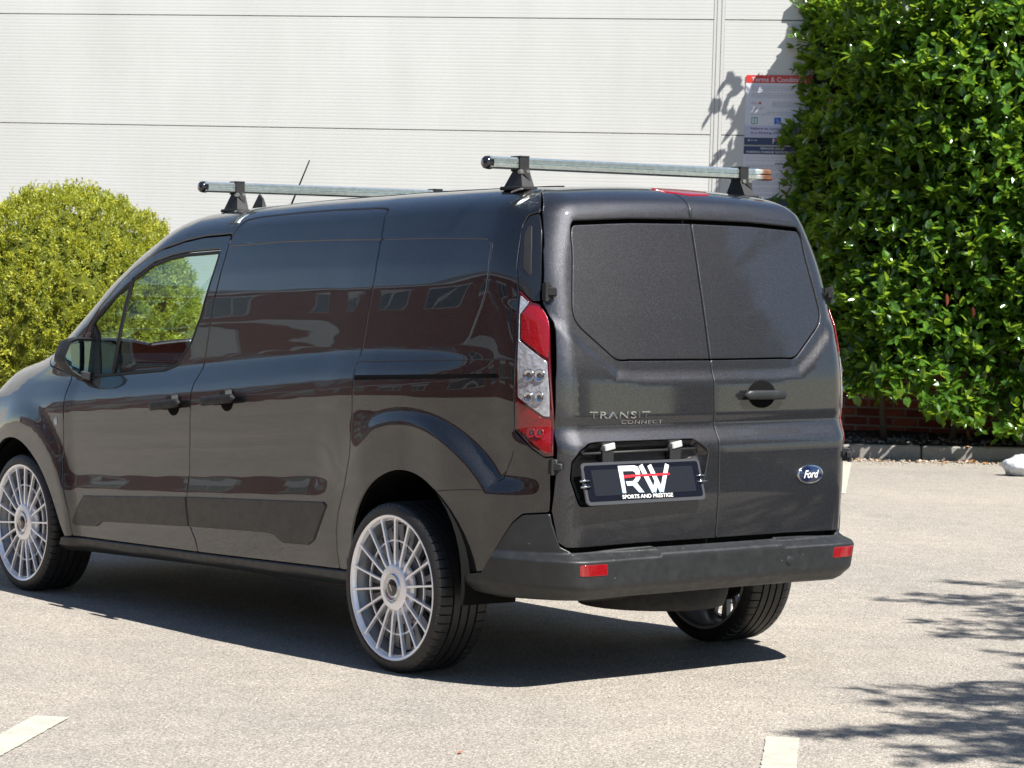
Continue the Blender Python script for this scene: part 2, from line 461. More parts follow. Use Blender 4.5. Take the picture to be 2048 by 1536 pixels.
def panel(name, poly, mp, m, parent, holes=(), gap=.003, off=0.0, edge=.014, step=.022, rnd=.002, fd=False, both=True, fr=.012, refine=None, **tags):
    loops = []
    for i, q in enumerate([poly] + list(holes)):
        q = resample(fillet(q, fr), .014 if step > .0125 else .008 if len(poly) < 60 else .012)
        if (area(q) > 0) != (i == 0): q = q[::-1]
        loops.append(q)
    A = [inset(q, gap + rnd) for q in loops]; B = [inset(q, gap) for q in loops]
    lo = loops[0].min(0); hi = loops[0].max(0)
    gx, gy = np.meshgrid(np.arange(lo[0] + step / 2, hi[0], step), np.arange(lo[1] + step / 2, hi[1], step))
    gx = gx + (np.arange(gx.shape[0])[:, None] % 2) * step * .5
    G = np.stack([gx.ravel(), gy.ravel()], 1)
    if refine is not None:
        s2 = step * .4; gx, gy = np.meshgrid(np.arange(lo[0] + s2 / 2, hi[0], s2), np.arange(lo[1] + s2 / 2, hi[1], s2)); gx = gx + (np.arange(gx.shape[0])[:, None] % 2) * s2 * .5
        G2 = np.stack([gx.ravel(), gy.ravel()], 1); G = np.concatenate([G[~refine(G)], G2[refine(G2)]])
    k = inpoly(G, A[0])
    for h in A[1:]: k &= ~inpoly(G, h)
    G = G[k]
    allA = np.concatenate(A)
    if len(G):
        keep = np.ones(len(G), bool)
        for s0 in range(0, len(G), 2000):
            d = np.linalg.norm(G[s0:s0 + 2000, None] - allA[None], axis=2).min(1); keep[s0:s0 + 2000] = d > step * .45
        G = G[keep]
    pts = np.concatenate([allA, G]); edges = []; o = 0
    for a in A:
        edges += [(o + i, o + (i + 1) % len(a)) for i in range(len(a))]; o += len(a)
    ov, oe, of, orig, _, _ = delaunay_2d_cdt([Vector(p) for p in pts], edges, [], 0, 1e-7)
    uv = np.array([tuple(v) for v in ov]); tri = np.array([list(f) for f in of if len(f) == 3])
    c = uv[tri].mean(1); k = inpoly(c, A[0])
    for h in A[1:]: k &= ~inpoly(c, h)
    tri = tri[k]
    mo = {}
    for i, lst in enumerate(orig):
        for j in lst: mo[j] = i
    P = mp(uv); N = fdn(mp, uv) if fd else nrm(P)
    t0 = tri[:400]; g = np.cross(P[t0[:, 1]] - P[t0[:, 0]], P[t0[:, 2]] - P[t0[:, 0]]).sum(0); flip = False
    if fd:
        cc = P.mean(0) - np.array([1.2, 0, .9])
        if (N.sum(0) @ cc) < 0: N = -N
    if g @ N[t0].mean((0, 1)) < 0: flip = True
    P = P + N * off
    V = [P]; NN = [N]; Fq = []; base = len(P); o = 0
    for a, b in zip(A, B):
        ia = np.array([mo[o + i] for i in range(len(a))]); o += len(a); n = len(a)
        Pb = mp(b); Nb = fdn(mp, b) if fd else nrm(Pb)
        if fd and (Nb * N[ia]).sum() < 0: Nb = -Nb
        Pb = Pb + Nb * (off - rnd); t = Pb - P[ia]; t -= Nb * (t * Nb).sum(1, keepdims=True); t /= np.linalg.norm(t, axis=1, keepdims=True) + 1e-9
        nb = Nb + t; nb /= np.linalg.norm(nb, axis=1, keepdims=True) + 1e-9
        V += [Pb, Pb - Nb * edge]; NN += [nb, t]
        for i in range(n):
            j = (i + 1) % n
            Fq.append((ia[i], base + i, base + j, ia[j])); Fq.append((base + i, base + n + i, base + n + j, base + j))
        base += 2 * n
    V = np.concatenate(V); NN = np.concatenate(NN)
    Fc = [tuple(int(i) for i in f) for f in tri.tolist()] + [tuple(int(i) for i in f) for f in Fq]
    if flip: Fc = [f[::-1] for f in Fc]
    obs = []
    for sgn in ((1, -1) if both else (1,)):
        W = V * [1, sgn, 1]; Wn = NN * [1, sgn, 1]; F2 = Fc if sgn == 1 else [f[::-1] for f in Fc]
        obs.append(mesh_np(name, W, F2, m, parent, True, Wn, **tags))
    return obs
SCV = lambda x: float(zc(np.array([x]))[0]) + AR + Y0        # s of the centre line at x
ZC = lambda x: float(zc(np.array([x]))[0])
def flare_zone(G):
    r = np.hypot(G[:, 0] + .05, G[:, 1] - .375)
    return ((np.abs(r - .592) < .042) & (G[:, 0] < .25) & (G[:, 1] > .70)) | ((np.abs(G[:, 1] - .742) < .045) & (G[:, 0] < -.42))
def chaikin(L, n=2):
    for _ in range(n):
        o = [L[0]]
        for a, b in zip(L[:-1], L[1:]): o += [(.75 * a[0] + .25 * b[0], .75 * a[1] + .25 * b[1]), (.25 * a[0] + .75 * b[0], .25 * a[1] + .75 * b[1])]
        L = o + [L[-1]]
    return L
seam_fd = [(2.580, .294), (2.591, .408), (2.628, .53), (2.645, .65), (2.640, .834), (2.650, .95), (2.665, 1.026)]
seam_ds = [(1.471, .319), (1.488, .375), (1.524, .429), (1.532, .531), (1.526, .631), (1.506, .778), (1.497, .924), (1.500, .995), (1.497, 1.031), (1.475, 1.101), (1.440, 1.310), (1.410, 1.49), (1.402, 1.586)]
door_top = [(1.410, 1.616), (1.625, 1.606), (1.789, 1.590), (1.964, 1.564), (2.08, 1.532), (2.195, 1.490), (2.305, 1.432), (2.430, 1.350), (2.53, 1.262), (2.61, 1.15)]
slide_top = [(1.400, 1.600), (1.374, 1.637), (1.345, 1.662, .05), (1.25, 1.674), (.959, 1.685), (.714, 1.690), (.40, 1.689), (.325, 1.684, .03), (.300, 1.645), (.280, 1.605), (.262, 1.56), (.252, 1.500), (.253, 1.441), (.270, 1.303), (.290, 1.196), (.285, 1.151), (.276, 1.094), (.273, 1.062)]
slide_low = [(.275, .947), (.285, .801), (.325, .68), (.375, .58), (.396, .51), (.400, .425), (.389, .350)]
archR = [(.286, .352), (.288, .40), (.286, .492), (.262, .55), (.222, .618), (.175, .672), (.12, .716), (.037, .752), (-.035, .765), (-.12, .757), (-.21, .722), (-.29, .663), (-.354, .567), (-.385, .476), (-.398, .405)]
archF = [(2.640, .287), (2.675, .339), (2.706, .408), (2.75, .486), (2.822, .574), (2.911, .640), (3.003, .688), (3.087, .713), (3.17, .716), (3.25, .700), (3.33, .66), (3.40, .60), (3.44, .53)]
archR = [archR[0]] + chaikin(archR[1:]); archF = chaikin(archF)
win = [(2.50, 1.272, .02), (2.348, 1.371), (2.245, 1.430), (2.142, 1.480), (2.012, 1.525), (1.873, 1.549), (1.732, 1.562), (1.455, 1.575, .02), (1.466, 1.50), (1.527, 1.309, .12), (1.588, 1.206), (1.70, 1.100, .06), (1.80, 1.075), (2.10, 1.052), (2.52, 1.018, .01)]
van = empty("panel_van", label="dark grey panel van with silver multi-spoke wheels and two roof bars, parked on the tarmac", category="van")
# front doors
doors = panel("front_door", seam_fd + door_top[::-1] + seam_ds[::-1], side, M['paint'], van, holes=[win], step=.02)
slides = panel("sliding_door", seam_ds + slide_top + slide_low, side, M['paint'], van, step=.02)
shell_poly = ([(.389, .350)] + archR + [(-.488, .424), (-.616, .609), (-.652, .641, .02), (-.744, .651), (-.748, .70), (-.749, .832), (-.762, .853),
    (-.733, .850), (-.683, .879), (-.603, .938), (-.607, 1.10), (-.605, 1.271), (-.582, 1.447), (-.560, 1.52), (-.546, 1.582), (-.528, 1.646), (-.535, 1.673), (-.575, 1.694), (-.53, 1.735), (-.485, 1.764, .04),
    (-.42, 1.815), (-.392, 1.90, .02), (-.385, 2.0), (-.385, 2.303, 0), (2.33, SCV(2.33) + .003, 0)]
    + [(2.20, ZC(2.20) + .30), (2.13, ZC(2.13) + .20, .03), (2.3, ZC(2.3) + .195), (2.5, ZC(2.5) + .19), (2.7, ZC(2.7) + .185), (2.9, ZC(2.9) + .18), (3.10, ZC(3.10) + .18, 0), (2.88, 1.06, 0), (2.665, 1.026)]
    + door_top[::-1] + slide_top + slide_low)
panel("body_shell", shell_poly, side, M['paint'], van, step=.014, refine=flare_zone)
# front wings, bonnet, windscreen, front bumper
panel("front_wing", archF + [(3.72, .56), (3.74, .80), (3.60, .86), (3.52, ZC(3.52) + .16), (3.3, ZC(3.3) + .17), (3.10, ZC(3.10) + .18), (2.88, 1.06), (2.665, 1.026)] + seam_fd[::-1], side, M['paint'], van, step=.026)
panel("bonnet", [(3.16, ZC(3.16) + .20), (3.3, ZC(3.3) + .175), (3.52, ZC(3.52) + .165), (3.70, ZC(3.70) + .19), (3.84, ZC(3.84) + .27), (3.90, SCV(3.90) + .003, 0), (3.43, SCV(3.43) + .003, 0)], side, M['paint'], van, step=.03)
panel("windscreen", [(2.33, SCV(2.33) + .003, 0), (2.20, ZC(2.20) + .30), (2.13, ZC(2.13) + .20, .03), (2.3, ZC(2.3) + .195), (2.5, ZC(2.5) + .19), (2.7, ZC(2.7) + .185), (2.9, ZC(2.9) + .18), (3.10, ZC(3.10) + .18), (3.16, ZC(3.16) + .20), (3.40, SCV(3.40) + .003, 0)], side, M['screen'], van, off=-.004, edge=.004, step=.03)
panel("headlight", [(3.52, ZC(3.52) + .155), (3.60, .862), (3.74, .80), (3.80, .86), (3.70, ZC(3.70) + .185)], side, M['clear'], van, step=.03)
def nose(uv):
    a, z = uv[:, 0] / .8, uv[:, 1]; n = len(a)
    return solve(np.stack([np.full(n, 3.1), np.zeros(n), z], 1), np.stack([np.cos(a), np.sin(a), np.zeros(n)], 1), 2.0)
panel("front_bumper", [(-.70, .25), (.70, .25), (.80, .52), (.62, .60), (-.62, .60), (-.80, .52)], nose, M['paint'], van, step=.04, both=False)
panel("grille", [(-.30, .61), (.30, .61), (.34, .80), (-.34, .80)], nose, M['black'], van, step=.04, both=False)
panel("headlight", [(.36, .62), (.62, .62), (.70, .82), (.40, .80)], nose, M['clear'], van, step=.03)
panel("front_panel", [(-.40, .81), (.40, .81), (.30, .90), (-.30, .90)], nose, M['paint'], van, step=.04, both=False)
panel("nose_core", [(-.80, .20), (.80, .20), (.86, .60), (.80, .93), (-.80, .93), (-.86, .60)], nose, M['void'], van, off=-.03, edge=.001, step=.06, both=False)
# side glass, seals, pillar bar
for g in panel("door_glass", win, side, M['glass'], van, gap=.006, off=-.009, edge=.004, step=.04):
    pass
winA = resample(fillet(win), .03)
if area(winA) < 0: winA = winA[::-1]
def strip(name, line, mp, m, parent, w=.012, h=.004, closed=False, both=True, sub=0.0):
    """a raised bead along a line given in panel coordinates"""
    L = np.array([p[:2] for p in line], float)
    if not closed:
        q = [L[0]]
        for a, b in zip(L[:-1], L[1:]):
            k = max(1, int(np.linalg.norm(b - a) / .03))
            q += [a + (b - a) * j / k for j in range(1, k + 1)]
        L = np.array(q)
    P = mp(L); N = nrm(P); n = len(P)
    T = (np.roll(P, -1, 0) - np.roll(P, 1, 0)) if closed else np.gradient(P, axis=0)
    T /= np.linalg.norm(T, axis=1, keepdims=True); S = np.cross(T, N)
    prof = [(-.5, 0), (-.38, .8), (0, 1), (.38, .8), (.5, 0)]
    V = np.concatenate([P + S * (w * a) + N * (h * b - sub) for a, b in prof]); k = len(prof); Fc = []
    for j in range(k - 1):
        for i in range(n if closed else n - 1):
            i2 = (i + 1) % n; Fc.append((j * n + i, j * n + i2, (j + 1) * n + i2, (j + 1) * n + i))
    f = Fc[0]; g = np.cross(V[f[1]] - V[f[0]], V[f[2]] - V[f[0]])
    if g @ N[0] < 0: Fc = [q[::-1] for q in Fc]
    for sgn in ((1, -1) if both else (1,)):
        mesh_np(name, V * [1, sgn, 1], Fc if sgn == 1 else [q[::-1] for q in Fc], m, parent, True)
strip("window_seal", inset(winA, .006), side, M['black'], van, w=.016, h=.006, closed=True, sub=.006)
strip("window_divider", [(2.168, 1.470), (2.21, 1.33), (2.25, 1.18), (2.286, 1.040)], side, M['black'], van, w=.026, h=.010, sub=.008)
panel("mirror_sail", [(2.40, 1.03), (2.52, 1.02), (2.50, 1.272), (2.44, 1.22)], side, M['black'], van, gap=.0, off=-.003, edge=.01, step=.04)
# side cladding
clad1 = [(2.461, .492, .01), (2.0, .522), (1.535, .553, .004), (1.527, .424, .004), (2.220, .387), (2.301, .382, .03), (2.352, .356, .02), (2.555, .346, .02), (2.575, .362, .015), (2.532, .434)]
clad2 = [(1.528, .555, .004), (1.0, .582), (.475, .610, .014), (.452, .596, .02), (.556, .449), (.600, .426, .03), (.790, .418, .02), (.861, .446, .03), (.93, .449), (1.522, .424, .004)]
panel("lower_cladding", clad1, side, M['clad'], van, gap=.002, off=.007, edge=.008, step=.03, rnd=.004)
panel("lower_cladding", clad2, side, M['clad'], van, gap=.002, off=.007, edge=.008, step=.03, rnd=.004)
# sill
def sillmap(uv):
    P = side(uv); P = P.copy(); z = uv[:, 1]; b = .287 + (2.6 - uv[:, 0]) * .0275
    P[:, 1] += .010 - .055 * sst(b - .030, b - .085, z)
    return P
panel("side_sill", [(2.66, .286), (2.58, .290), (1.471, .315), (.389, .346), (.288, .348), (.300, .285), (1.514, .258), (2.72, .215), (2.70, .25)], sillmap, M['bumper'], van, gap=.002, edge=.05, step=.016, fd=True)
# sliding door rail, shut lines, creases
panel("door_rail", [(.270, 1.109), (-.2, 1.128), (-.515, 1.141), (-.530, 1.126), (-.2, 1.112), (.270, 1.091)], side, M['void'], van, gap=0, off=.0015, edge=.002, step=.03, rnd=.0008, fr=.002)
strip("rail_cover_line", [(.288, 1.160), (-.15, 1.178), (-.597, 1.194)], side, M['black'], van, w=.005, h=.0012)
strip("rail_cover_line", [(-.530, 1.126), (-.6, 1.129)], side, M['black'], van, w=.005, h=.0012)
strip("corner_seam", [(-.26, .702), (-.38, .715), (-.516, .722), (-.522, .75), (-.56, .79), (-.59, .84), (-.599, .865)], side, M['black'], van, w=.004, h=.0008)
strip("panel_crease", [(1.39, 1.587), (1.0, 1.598), (.6, 1.601), (.27, 1.600)], side, M['paint'], van, w=.012, h=.003)
strip("panel_crease", [(.25, 1.600), (-.1, 1.603), (-.385, 1.602), (-.418, 1.585), (-.432, 1.50), (-.430, 1.44), (-.410, 1.38), (-.36, 1.27), (-.335, 1.243)], side, M['paint'], van, w=.010, h=.0022)
# rear doors
doorL = [(.0, .530, 0), (.361, .530), (.675, .524, .02), (.700, .545), (.719, .66), (.7125, .80), (.7125, .853), (.708, 1.119), (.691, 1.30), (.690, 1.33), (.699, 1.361), (.707, 1.395), (.702, 1.434), (.676, 1.587), (.640, 1.670), (.575, 1.729, .05), (.50, 1.78, .05), (.38, 1.805), (0, 1.82, 0),
         (.0, 1.645, 0), (.30, 1.644), (.570, 1.639, .030), (.580, 1.560), (.600, 1.45), (.618, 1.336, .13), (.440, 1.190, .12), (.38, 1.193), (0, 1.191, 0)]
rec = [(.671, .771, .03), (.668, .833, .03), (.640, .872, .02), (.600, .897, .02), (.56, .901), (.12, .902, .015), (.060, .862, .02), (.056, .845), (.069, .778), (.088, .705, .02), (.10, .697), (.638, .676, .02), (.657, .726)]
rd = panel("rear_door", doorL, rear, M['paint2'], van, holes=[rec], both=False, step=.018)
doorR = [(-p[0], *p[1:]) for p in doorL]
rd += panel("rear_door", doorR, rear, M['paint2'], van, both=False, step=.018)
winpan = [(.0, 1.645, 0), (.30, 1.644), (.570, 1.639, .030), (.580, 1.560), (.600, 1.45), (.618, 1.336, .13), (.440, 1.190, .12), (.38, 1.193), (0, 1.191, 0)]
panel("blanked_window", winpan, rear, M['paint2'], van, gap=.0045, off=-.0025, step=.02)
def bowl(name, poly, mp, m, parent, ins=.022, depth=.034, both=False):
    q = resample(fillet(poly), .02)
    if area(q) < 0: q = q[::-1]
    R0 = mp(inset(q, .0015)); N0 = nrm(R0); R1 = mp(inset(q, .004)); R2 = mp(inset(q, ins)); n = len(q)
    X = N0.mean(0); X /= np.linalg.norm(X)
    rings = [R0 - X * .001, R1 - X * .005, R2 - X * (depth - .004), mp(inset(q, ins + .006)) - X * depth]
    c = rings[-1].mean(0)
    V = np.concatenate(rings + [c[None]]); Fc = []
    for k in range(len(rings) - 1):
        for i in range(n):
            j = (i + 1) % n; Fc.append((k * n + i, k * n + j, (k + 1) * n + j, (k + 1) * n + i))
    b = (len(rings) - 1) * n
    Fc += [(b + i, b + (i + 1) % n, len(V) - 1) for i in range(n)]
    f = Fc[-1]; g = np.cross(V[f[1]] - V[f[0]], V[f[2]] - V[f[0]])
    if g @ X < 0: Fc = [t[::-1] for t in Fc]
    o = mesh_np(name, V, Fc, m, parent); smooth_by_angle(o, 50); return o
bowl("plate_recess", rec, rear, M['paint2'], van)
# rear lamps
lampP = [(.877, 1.447, .006), (.872, 1.36), (.866, 1.271), (.869, 1.114), (.872, .945), (.801, .879), (.758, .850), (.727, .851), (.728, 1.0), (.738, 1.119), (.751, 1.29), (.755, 1.33), (.772, 1.361), (.793, 1.395), (.822, 1.400)]
lamps = panel("rear_lamp", lampP, wrap, M['redrim'], van, gap=.002, off=.004, edge=.025, rnd=.004, step=.016, fr=.006)
for nm, pl, mm in (("red_lens", [(.856, 1.352), (.828, 1.390), (.790, 1.386), (.766, 1.351), (.753, 1.315), (.749, 1.247), (.752, 1.196), (.852, 1.268)], M['red']),
                   ("clear_lens", [(.868, 1.428), (.831, 1.396), (.860, 1.354), (.855, 1.262), (.753, 1.188), (.743, 1.08), (.741, .992), (.762, .994), (.855, 1.060)], M['clear']),
                   ("red_lens", [(.860, 1.052), (.762, .987), (.738, .985), (.734, .865), (.753, .862), (.858, .949)], M['red'])):
    obs = panel(nm, pl, wrap, mm, van, gap=.0015, off=.0065, edge=.003, rnd=.001, step=.014, fr=.006)
    for ob, lp in zip(obs, lamps): ob.parent = lp
for (a, z, r) in ((.814, 1.139, .017), (.777, 1.139, .017), (.814, 1.062, .015), (.776, 1.062, .015), (.803, .934, .014), (.775, .934, .014)):
    for sgn, lp in ((1, lamps[0]), (-1, lamps[1])):
        P = wrap(np.array([[a, z]])); N = nrm(P)[0]; P = P[0]
        V, Fc = lathe([(.0, .004), (r * .35, .0030), (r * .55, .0005)], 14)
        Rm = Vector((N[0], N[1], N[2])).to_track_quat('Y', 'Z').to_matrix()
        V2 = [tuple(Rm @ Vector(v) + Vector(P) + Vector(N) * .0085) for v in V]
        ob = mesh_np("lamp_bulb", [(x, y * sgn, zz) for x, y, zz in V2], [f if sgn < 0 else f[::-1] for f in Fc], M['bulb'], lp, True)
        V, Fc = lathe([(r * .5, .0002), (r * .8, .0012), (r * 1.15, .0042), (r * 1.3, .0040), (r * 1.35, .001)], 18)
        V2 = [tuple(Rm @ Vector(v) + Vector(P) + Vector(N) * .0080) for v in V]
        ob = mesh_np("reflector_cup", [(x, y * sgn, zz) for x, y, zz in V2], [f if sgn < 0 else f[::-1] for f in Fc], M['chrome'] if z > 1.0 else M['red'], lp, True)
# black corner trim above the lamp
appP = [(.880, 1.449), (.893, 1.52), (.897, 1.595), (.904, 1.670, .02), (.879, 1.712, .02), (.838, 1.722), (.816, 1.66), (.806, 1.587), (.797, 1.50), (.794, 1.402), (.822, 1.402)]
trims = panel("corner_trim", appP, wrap, M['gloss'], van, gap=.002, off=.001, edge=.02, step=.02)
panel("trim_inset", [(.868, 1.52), (.884, 1.641), (.876, 1.672), (.860, 1.676), (.846, 1.60), (.832, 1.485)], wrap, M['black'], van, gap=.0, off=.003, edge=.002, rnd=.001, step=.03)
# high level brake lamp
panel("brake_lamp", [(.060, 1.742), (-.07, 1.750), (-.215, 1.730), (-.175, 1.706), (-.07, 1.700), (.03, 1.712)], rear, M['red2'], van, gap=0, off=.004, edge=.006, both=False, step=.02)
# rear bumper: body wrap plus a protruding step
def bumpoff(a, z):
    a = np.abs(a)
    top = np.where(a < .36, .500, .492)
    k = sst(top + .020, top - .012, z)
    low = sst(.392, .345, z)
    wide = .056 + .018 * np.exp(-((a - .62) / .11) ** 2) - .030 * sst(.70, 1.0, a)
    horn = .004
    return horn + wide * k - .035 * low * (1 - .3 * sst(.7, 1., a)) - .03 * sst(.352, .33, z)
def bumpmap(uv):
    P = wrap(uv); o = bumpoff(uv[:, 0], uv[:, 1]); a = uv[:, 0] / .8
    D = np.stack([-np.cos(a * .85), np.sin(a * .85), np.zeros(len(a))], 1)
    a2 = np.sign(a) * 1.5 * np.minimum(1, np.abs(a) / 1.5) ** 2.3; D[:, 0] = -np.cos(a2); D[:, 1] = np.sin(a2)
    return P + D * o[:, None]
bl = [(.0, .518), (.35, .518), (.672, .512, .02), (.706, .530), (.733, .616), (.738, .649, .012), (.833, .640, .02), (.870, .609), (.93, .52), (.992, .422, .02), (1.062, .408, .01), (1.070, .378, .02), (1.03, .345, .03), (.92, .332), (.80, .332), (.5, .336), (0, .338)]
bp = bl[:-1] + [(-x, *r) for x, *r in bl[::-1]][0:-1]
bumper = panel("rear_bumper", bp, bumpmap, M['bumper'], van, gap=.002, edge=.03, step=.0125, fd=True, both=False, fr=.01)[0]
for sgn in (1, -1):
    a0, a1 = sorted((.735 * sgn * 1.0, .655 * sgn))
    # reflectors set into the bumper face
    q = [(a0 * .80 + .0, .425), (a1 * .80, .425), (a1 * .80, .474), (a0 * .80, .474)]
    q = [(sgn * .582, .431, .006), (sgn * .664, .431, .006), (sgn * .664, .472, .006), (sgn * .582, .472, .006)]
    panel("bumper_reflector", q, bumpmap, M['red2'], van, gap=0, off=.003, edge=.006, rnd=.002, step=.02, fd=True, both=False)
# parking sensor dimple
P = bumpmap(np.array([[-.395, .435]]))[0]
V, Fc = lathe([(.0, .0012), (.016, .0012), (.017, .0002), (.0185, .0002), (.019, -.002)], 24)
mesh_np("parking_sensor", [(P[0] - h_ - .001, P[1] + a_, P[2] + b_) for a_, h_, b_ in V], Fc, M['bumper'], van, True)
# number plate area -------------------------------------------------
def rp(y, z, out=0.0):
    Q = rear(np.array([[y, z]])); N = nrm(Q)[0]; return Vector(Q[0] + N * out)
xs_ = -.826
top = Vector((xs_ - .004, .372, .823)); bot = Vector((xs_ - .044, .372, .692))
pc = (top + bot) / 2; pv = (top - bot).normalized(); pu = Vector((0, -1, 0)); pn = pu.cross(pv).normalized()
if pn.x > 0: pn = -pn
PW, PH = .535, (top - bot).length
def pt(u, v, w=0): return tuple(pc + pu * ((u - .5) * PW) + pv * ((v - .5) * PH) + pn * w)
def rrect(x0, y0, x1, y1, r, k=4, asp=1.0):
    o = []
    for cx, cy, a0 in ((x1 - r, y1 - r * asp, 0), (x0 + r, y1 - r * asp, 90), (x0 + r, y0 + r * asp, 180), (x1 - r, y0 + r * asp, 270)):
        for i in range(k + 1):
            t = math.radians(a0 + 90 * i / k); o.append((cx + r * math.cos(t), cy + r * asp * math.sin(t)))
    return o
asp = PW / PH
b = MB(); b.prism(rrect(-.022, -.07, 1.022, 1.06, .03, asp=asp), lambda u, v, w: pt(u, v, w - .006), .007)
np_ = b.build("number_plate", M['plateedge'], van)
b = MB(); b.prism(rrect(0, .03, 1, .985, .018, asp=asp), lambda u, v, w: pt(u, v, w + .001), .0022); b.build("plate_face", M['plate'], np_)
b = MB(); b.prism(rrect(.055, .17, .945, .86, .01, asp=asp), lambda u, v, w: pt(u, v, w + .0032), .0006); b.build("plate_field", mat("navy_plate_field", (.0045, .005, .009), .35, coat=.1), np_)
# RW letters from strokes (zoomed sheet coordinates -> plate coordinates)
def z2p(x, y):
    u = (x - 262 - (y - 470) * .10) / 1480.0
    v = 1 - (y - (478 - 45 * u)) / (405 - 20 * u)
    return u, v
def quadstroke(b, a, c, w, w0=.0040):
    ax, ay = a; cx, cy = c; d = Vector((cx - ax, cy - ay)); L = d.length; n = Vector((-d.y, d.x)) / L * w / 2
    q = [(ax + n.x, ay + n.y), (cx + n.x, cy + n.y), (cx - n.x, cy - n.y), (ax - n.x, ay - n.y)]
    b.prism([z2p(*p) for p in q], lambda u, v, w_: pt(u, v, w_ + w0), .0008)
bR = MB()
def poly_(b, pts, w0=.0040): b.prism([z2p(*p) for p in pts], lambda u, v, w_: pt(u, v, w_ + w0), .0008)
poly_(bR, [(692, 490), (748, 545), (770, 780), (722, 780)])
poly_(bR, [(692, 490), (905, 485), (880, 543), (748, 545)], .0041)
poly_(bR, [(905, 485), (945, 498), (966, 535), (968, 570), (912, 590), (908, 562), (880, 543)], .0042)
poly_(bR, [(912, 590), (968, 570), (966, 620), (930, 662), (895, 665), (870, 700), (790, 702), (776, 655), (868, 652), (905, 620)], .0043)
poly_(bR, [(850, 690), (905, 655), (1002, 772), (935, 774)], .0044)
bR.build("letter_r", M['grad'], np_)
bW = MB()
quadstroke(bW, (985, 482), (1128, 768), 54, .0040); quadstroke(bW, (1128, 768), (1180, 640), 50, .0041)
quadstroke(bW, (1098, 482), (1228, 766), 52, .0042); quadstroke(bW, (1228, 766), (1332, 474), 50, .0043)
bW.build("letter_w", M['grad'], np_)
bS = MB(); bS.prism([z2p(*p) for p in [(757, 590), (900, 582), (1340, 566), (1358, 578), (1335, 590), (940, 604), (757, 622)]], lambda u, v, w_: pt(u, v, w_ + .0054), .0008)
bS.build("red_stripe", M['redprint'], np_)
def text_pts(s, size=1.0, shear=0.0, sx=1.0, extrude=.001, bold=0.0, spacing=1.0, align='LEFT'):
    cu_ = bpy.data.curves.new("t", 'FONT'); cu_.body = s; cu_.size = size; cu_.shear = shear; cu_.extrude = extrude; cu_.offset = bold
    cu_.space_character = spacing; cu_.align_x = align; cu_.resolution_u = 3
    o = bpy.data.objects.new("t", cu_); COL.objects.link(o)
    dg = bpy.context.evaluated_depsgraph_get(); me = bpy.data.meshes.new_from_object(o.evaluated_get(dg))
    V = [(v.co.x * sx, v.co.y, v.co.z) for v in me.vertices]; Fc = [list(p.vertices) for p in me.polygons]
    bpy.data.objects.remove(o); bpy.data.curves.remove(cu_); bpy.data.meshes.remove(me)
    return V, Fc
def text_obj(name, s, T, m, parent, **k):
    V, Fc = text_pts(s, **k); return mesh_np(name, [T(*v) for v in V], Fc, m, parent)
def fit(s, w, h, **k):
    """text scaled to width w and capital height h, from its lower left corner"""
    V, Fc = text_pts(s, size=1.0, **k); A_ = np.array(V)
    lo = A_.min(0); hi = A_.max(0)
    A_[:, 0] = (A_[:, 0] - lo[0]) / (hi[0] - lo[0]) * w; A_[:, 1] = (A_[:, 1] - lo[1]) / (hi[1] - lo[1]) * h
    return A_.tolist(), Fc
V, Fc = fit("SPORTS AND PRESTIGE", 655, 42, bold=.018)
mesh_np("plate_lettering", [pt(*z2p(714 + x, 842 - y - x * .035), .0045 + z) for x, y, z in V], Fc, M['white'], np_)
# plate clips
for u0 in (-.035, 1.03):
    for dz in (.42, .58):
        c0 = Vector(pt(u0, dz, .006)); b = MB(); sg = 1 if u0 < 0 else -1
        b.tube([c0 + pu * (-.012 * sg), c0 + pu * (.018 * sg) + pn * .004, c0 + pu * (.034 * sg) + pn * .001], [.0045, .0038, .0025], 8)
        b.build("plate_clip", M['chrome'], van, True)
# plate lamps and brackets
M['lampw'] = mat('grey_white_plastic', (.33, .335, .33), .4)
for y_ in (.508, .200):
    q = rp(y_, .884)
    b = MB(); b.box((q.x + .016, y_, .884), (.016, .024, .012), Matrix.Rotation(math.radians(-10), 3, 'X'), .003); b.build("plate_lamp", M['lampw'], van)
    b = MB(); b.box((q.x + .020, y_ + .004, .842), (.014, .026, .032), None, .003); b.build("plate_bracket", M['black'], van)
b = MB(); b.tube([rp(.62, .862, -.022), rp(.36, .866, -.022), rp(.10, .868, -.022)], .006, 6); b.build("recess_lip", M['black'], van, True)
# handle, right rear door
hb = [(-.240 + .072 * math.cos(t), 1.060 + .052 * math.sin(t)) for t in np.linspace(0, 2 * math.pi, 28)[:-1]]
def shade_patch(name, ring, mp, m, parent, depth=.004):  # thin dark patch on the skin, painted shade in place of a recess
    Pp = mp(np.array(ring)); Nn = nrm(Pp); Pp = Pp + Nn * .0016; c = Pp.mean(0) + Nn.mean(0) * .0012; mid = (Pp * .6 + c * .4) + Nn * .0008
    n = len(Pp); V = np.concatenate([Pp, mid, c[None]]); Fc = [(i, (i + 1) % n, n + (i + 1) % n, n + i) for i in range(n)] + [(n + i, n + (i + 1) % n, 2 * n) for i in range(n)]
    g = np.cross(V[Fc[-1][1]] - V[Fc[-1][0]], V[Fc[-1][2]] - V[Fc[-1][0]])
    if g @ Nn.mean(0) < 0: Fc = [t[::-1] for t in Fc]
    return mesh_np(name, V, Fc, m, parent, True)
shade_patch("handle_recess_shade", hb, rear, M['void'], rd[1], .008)
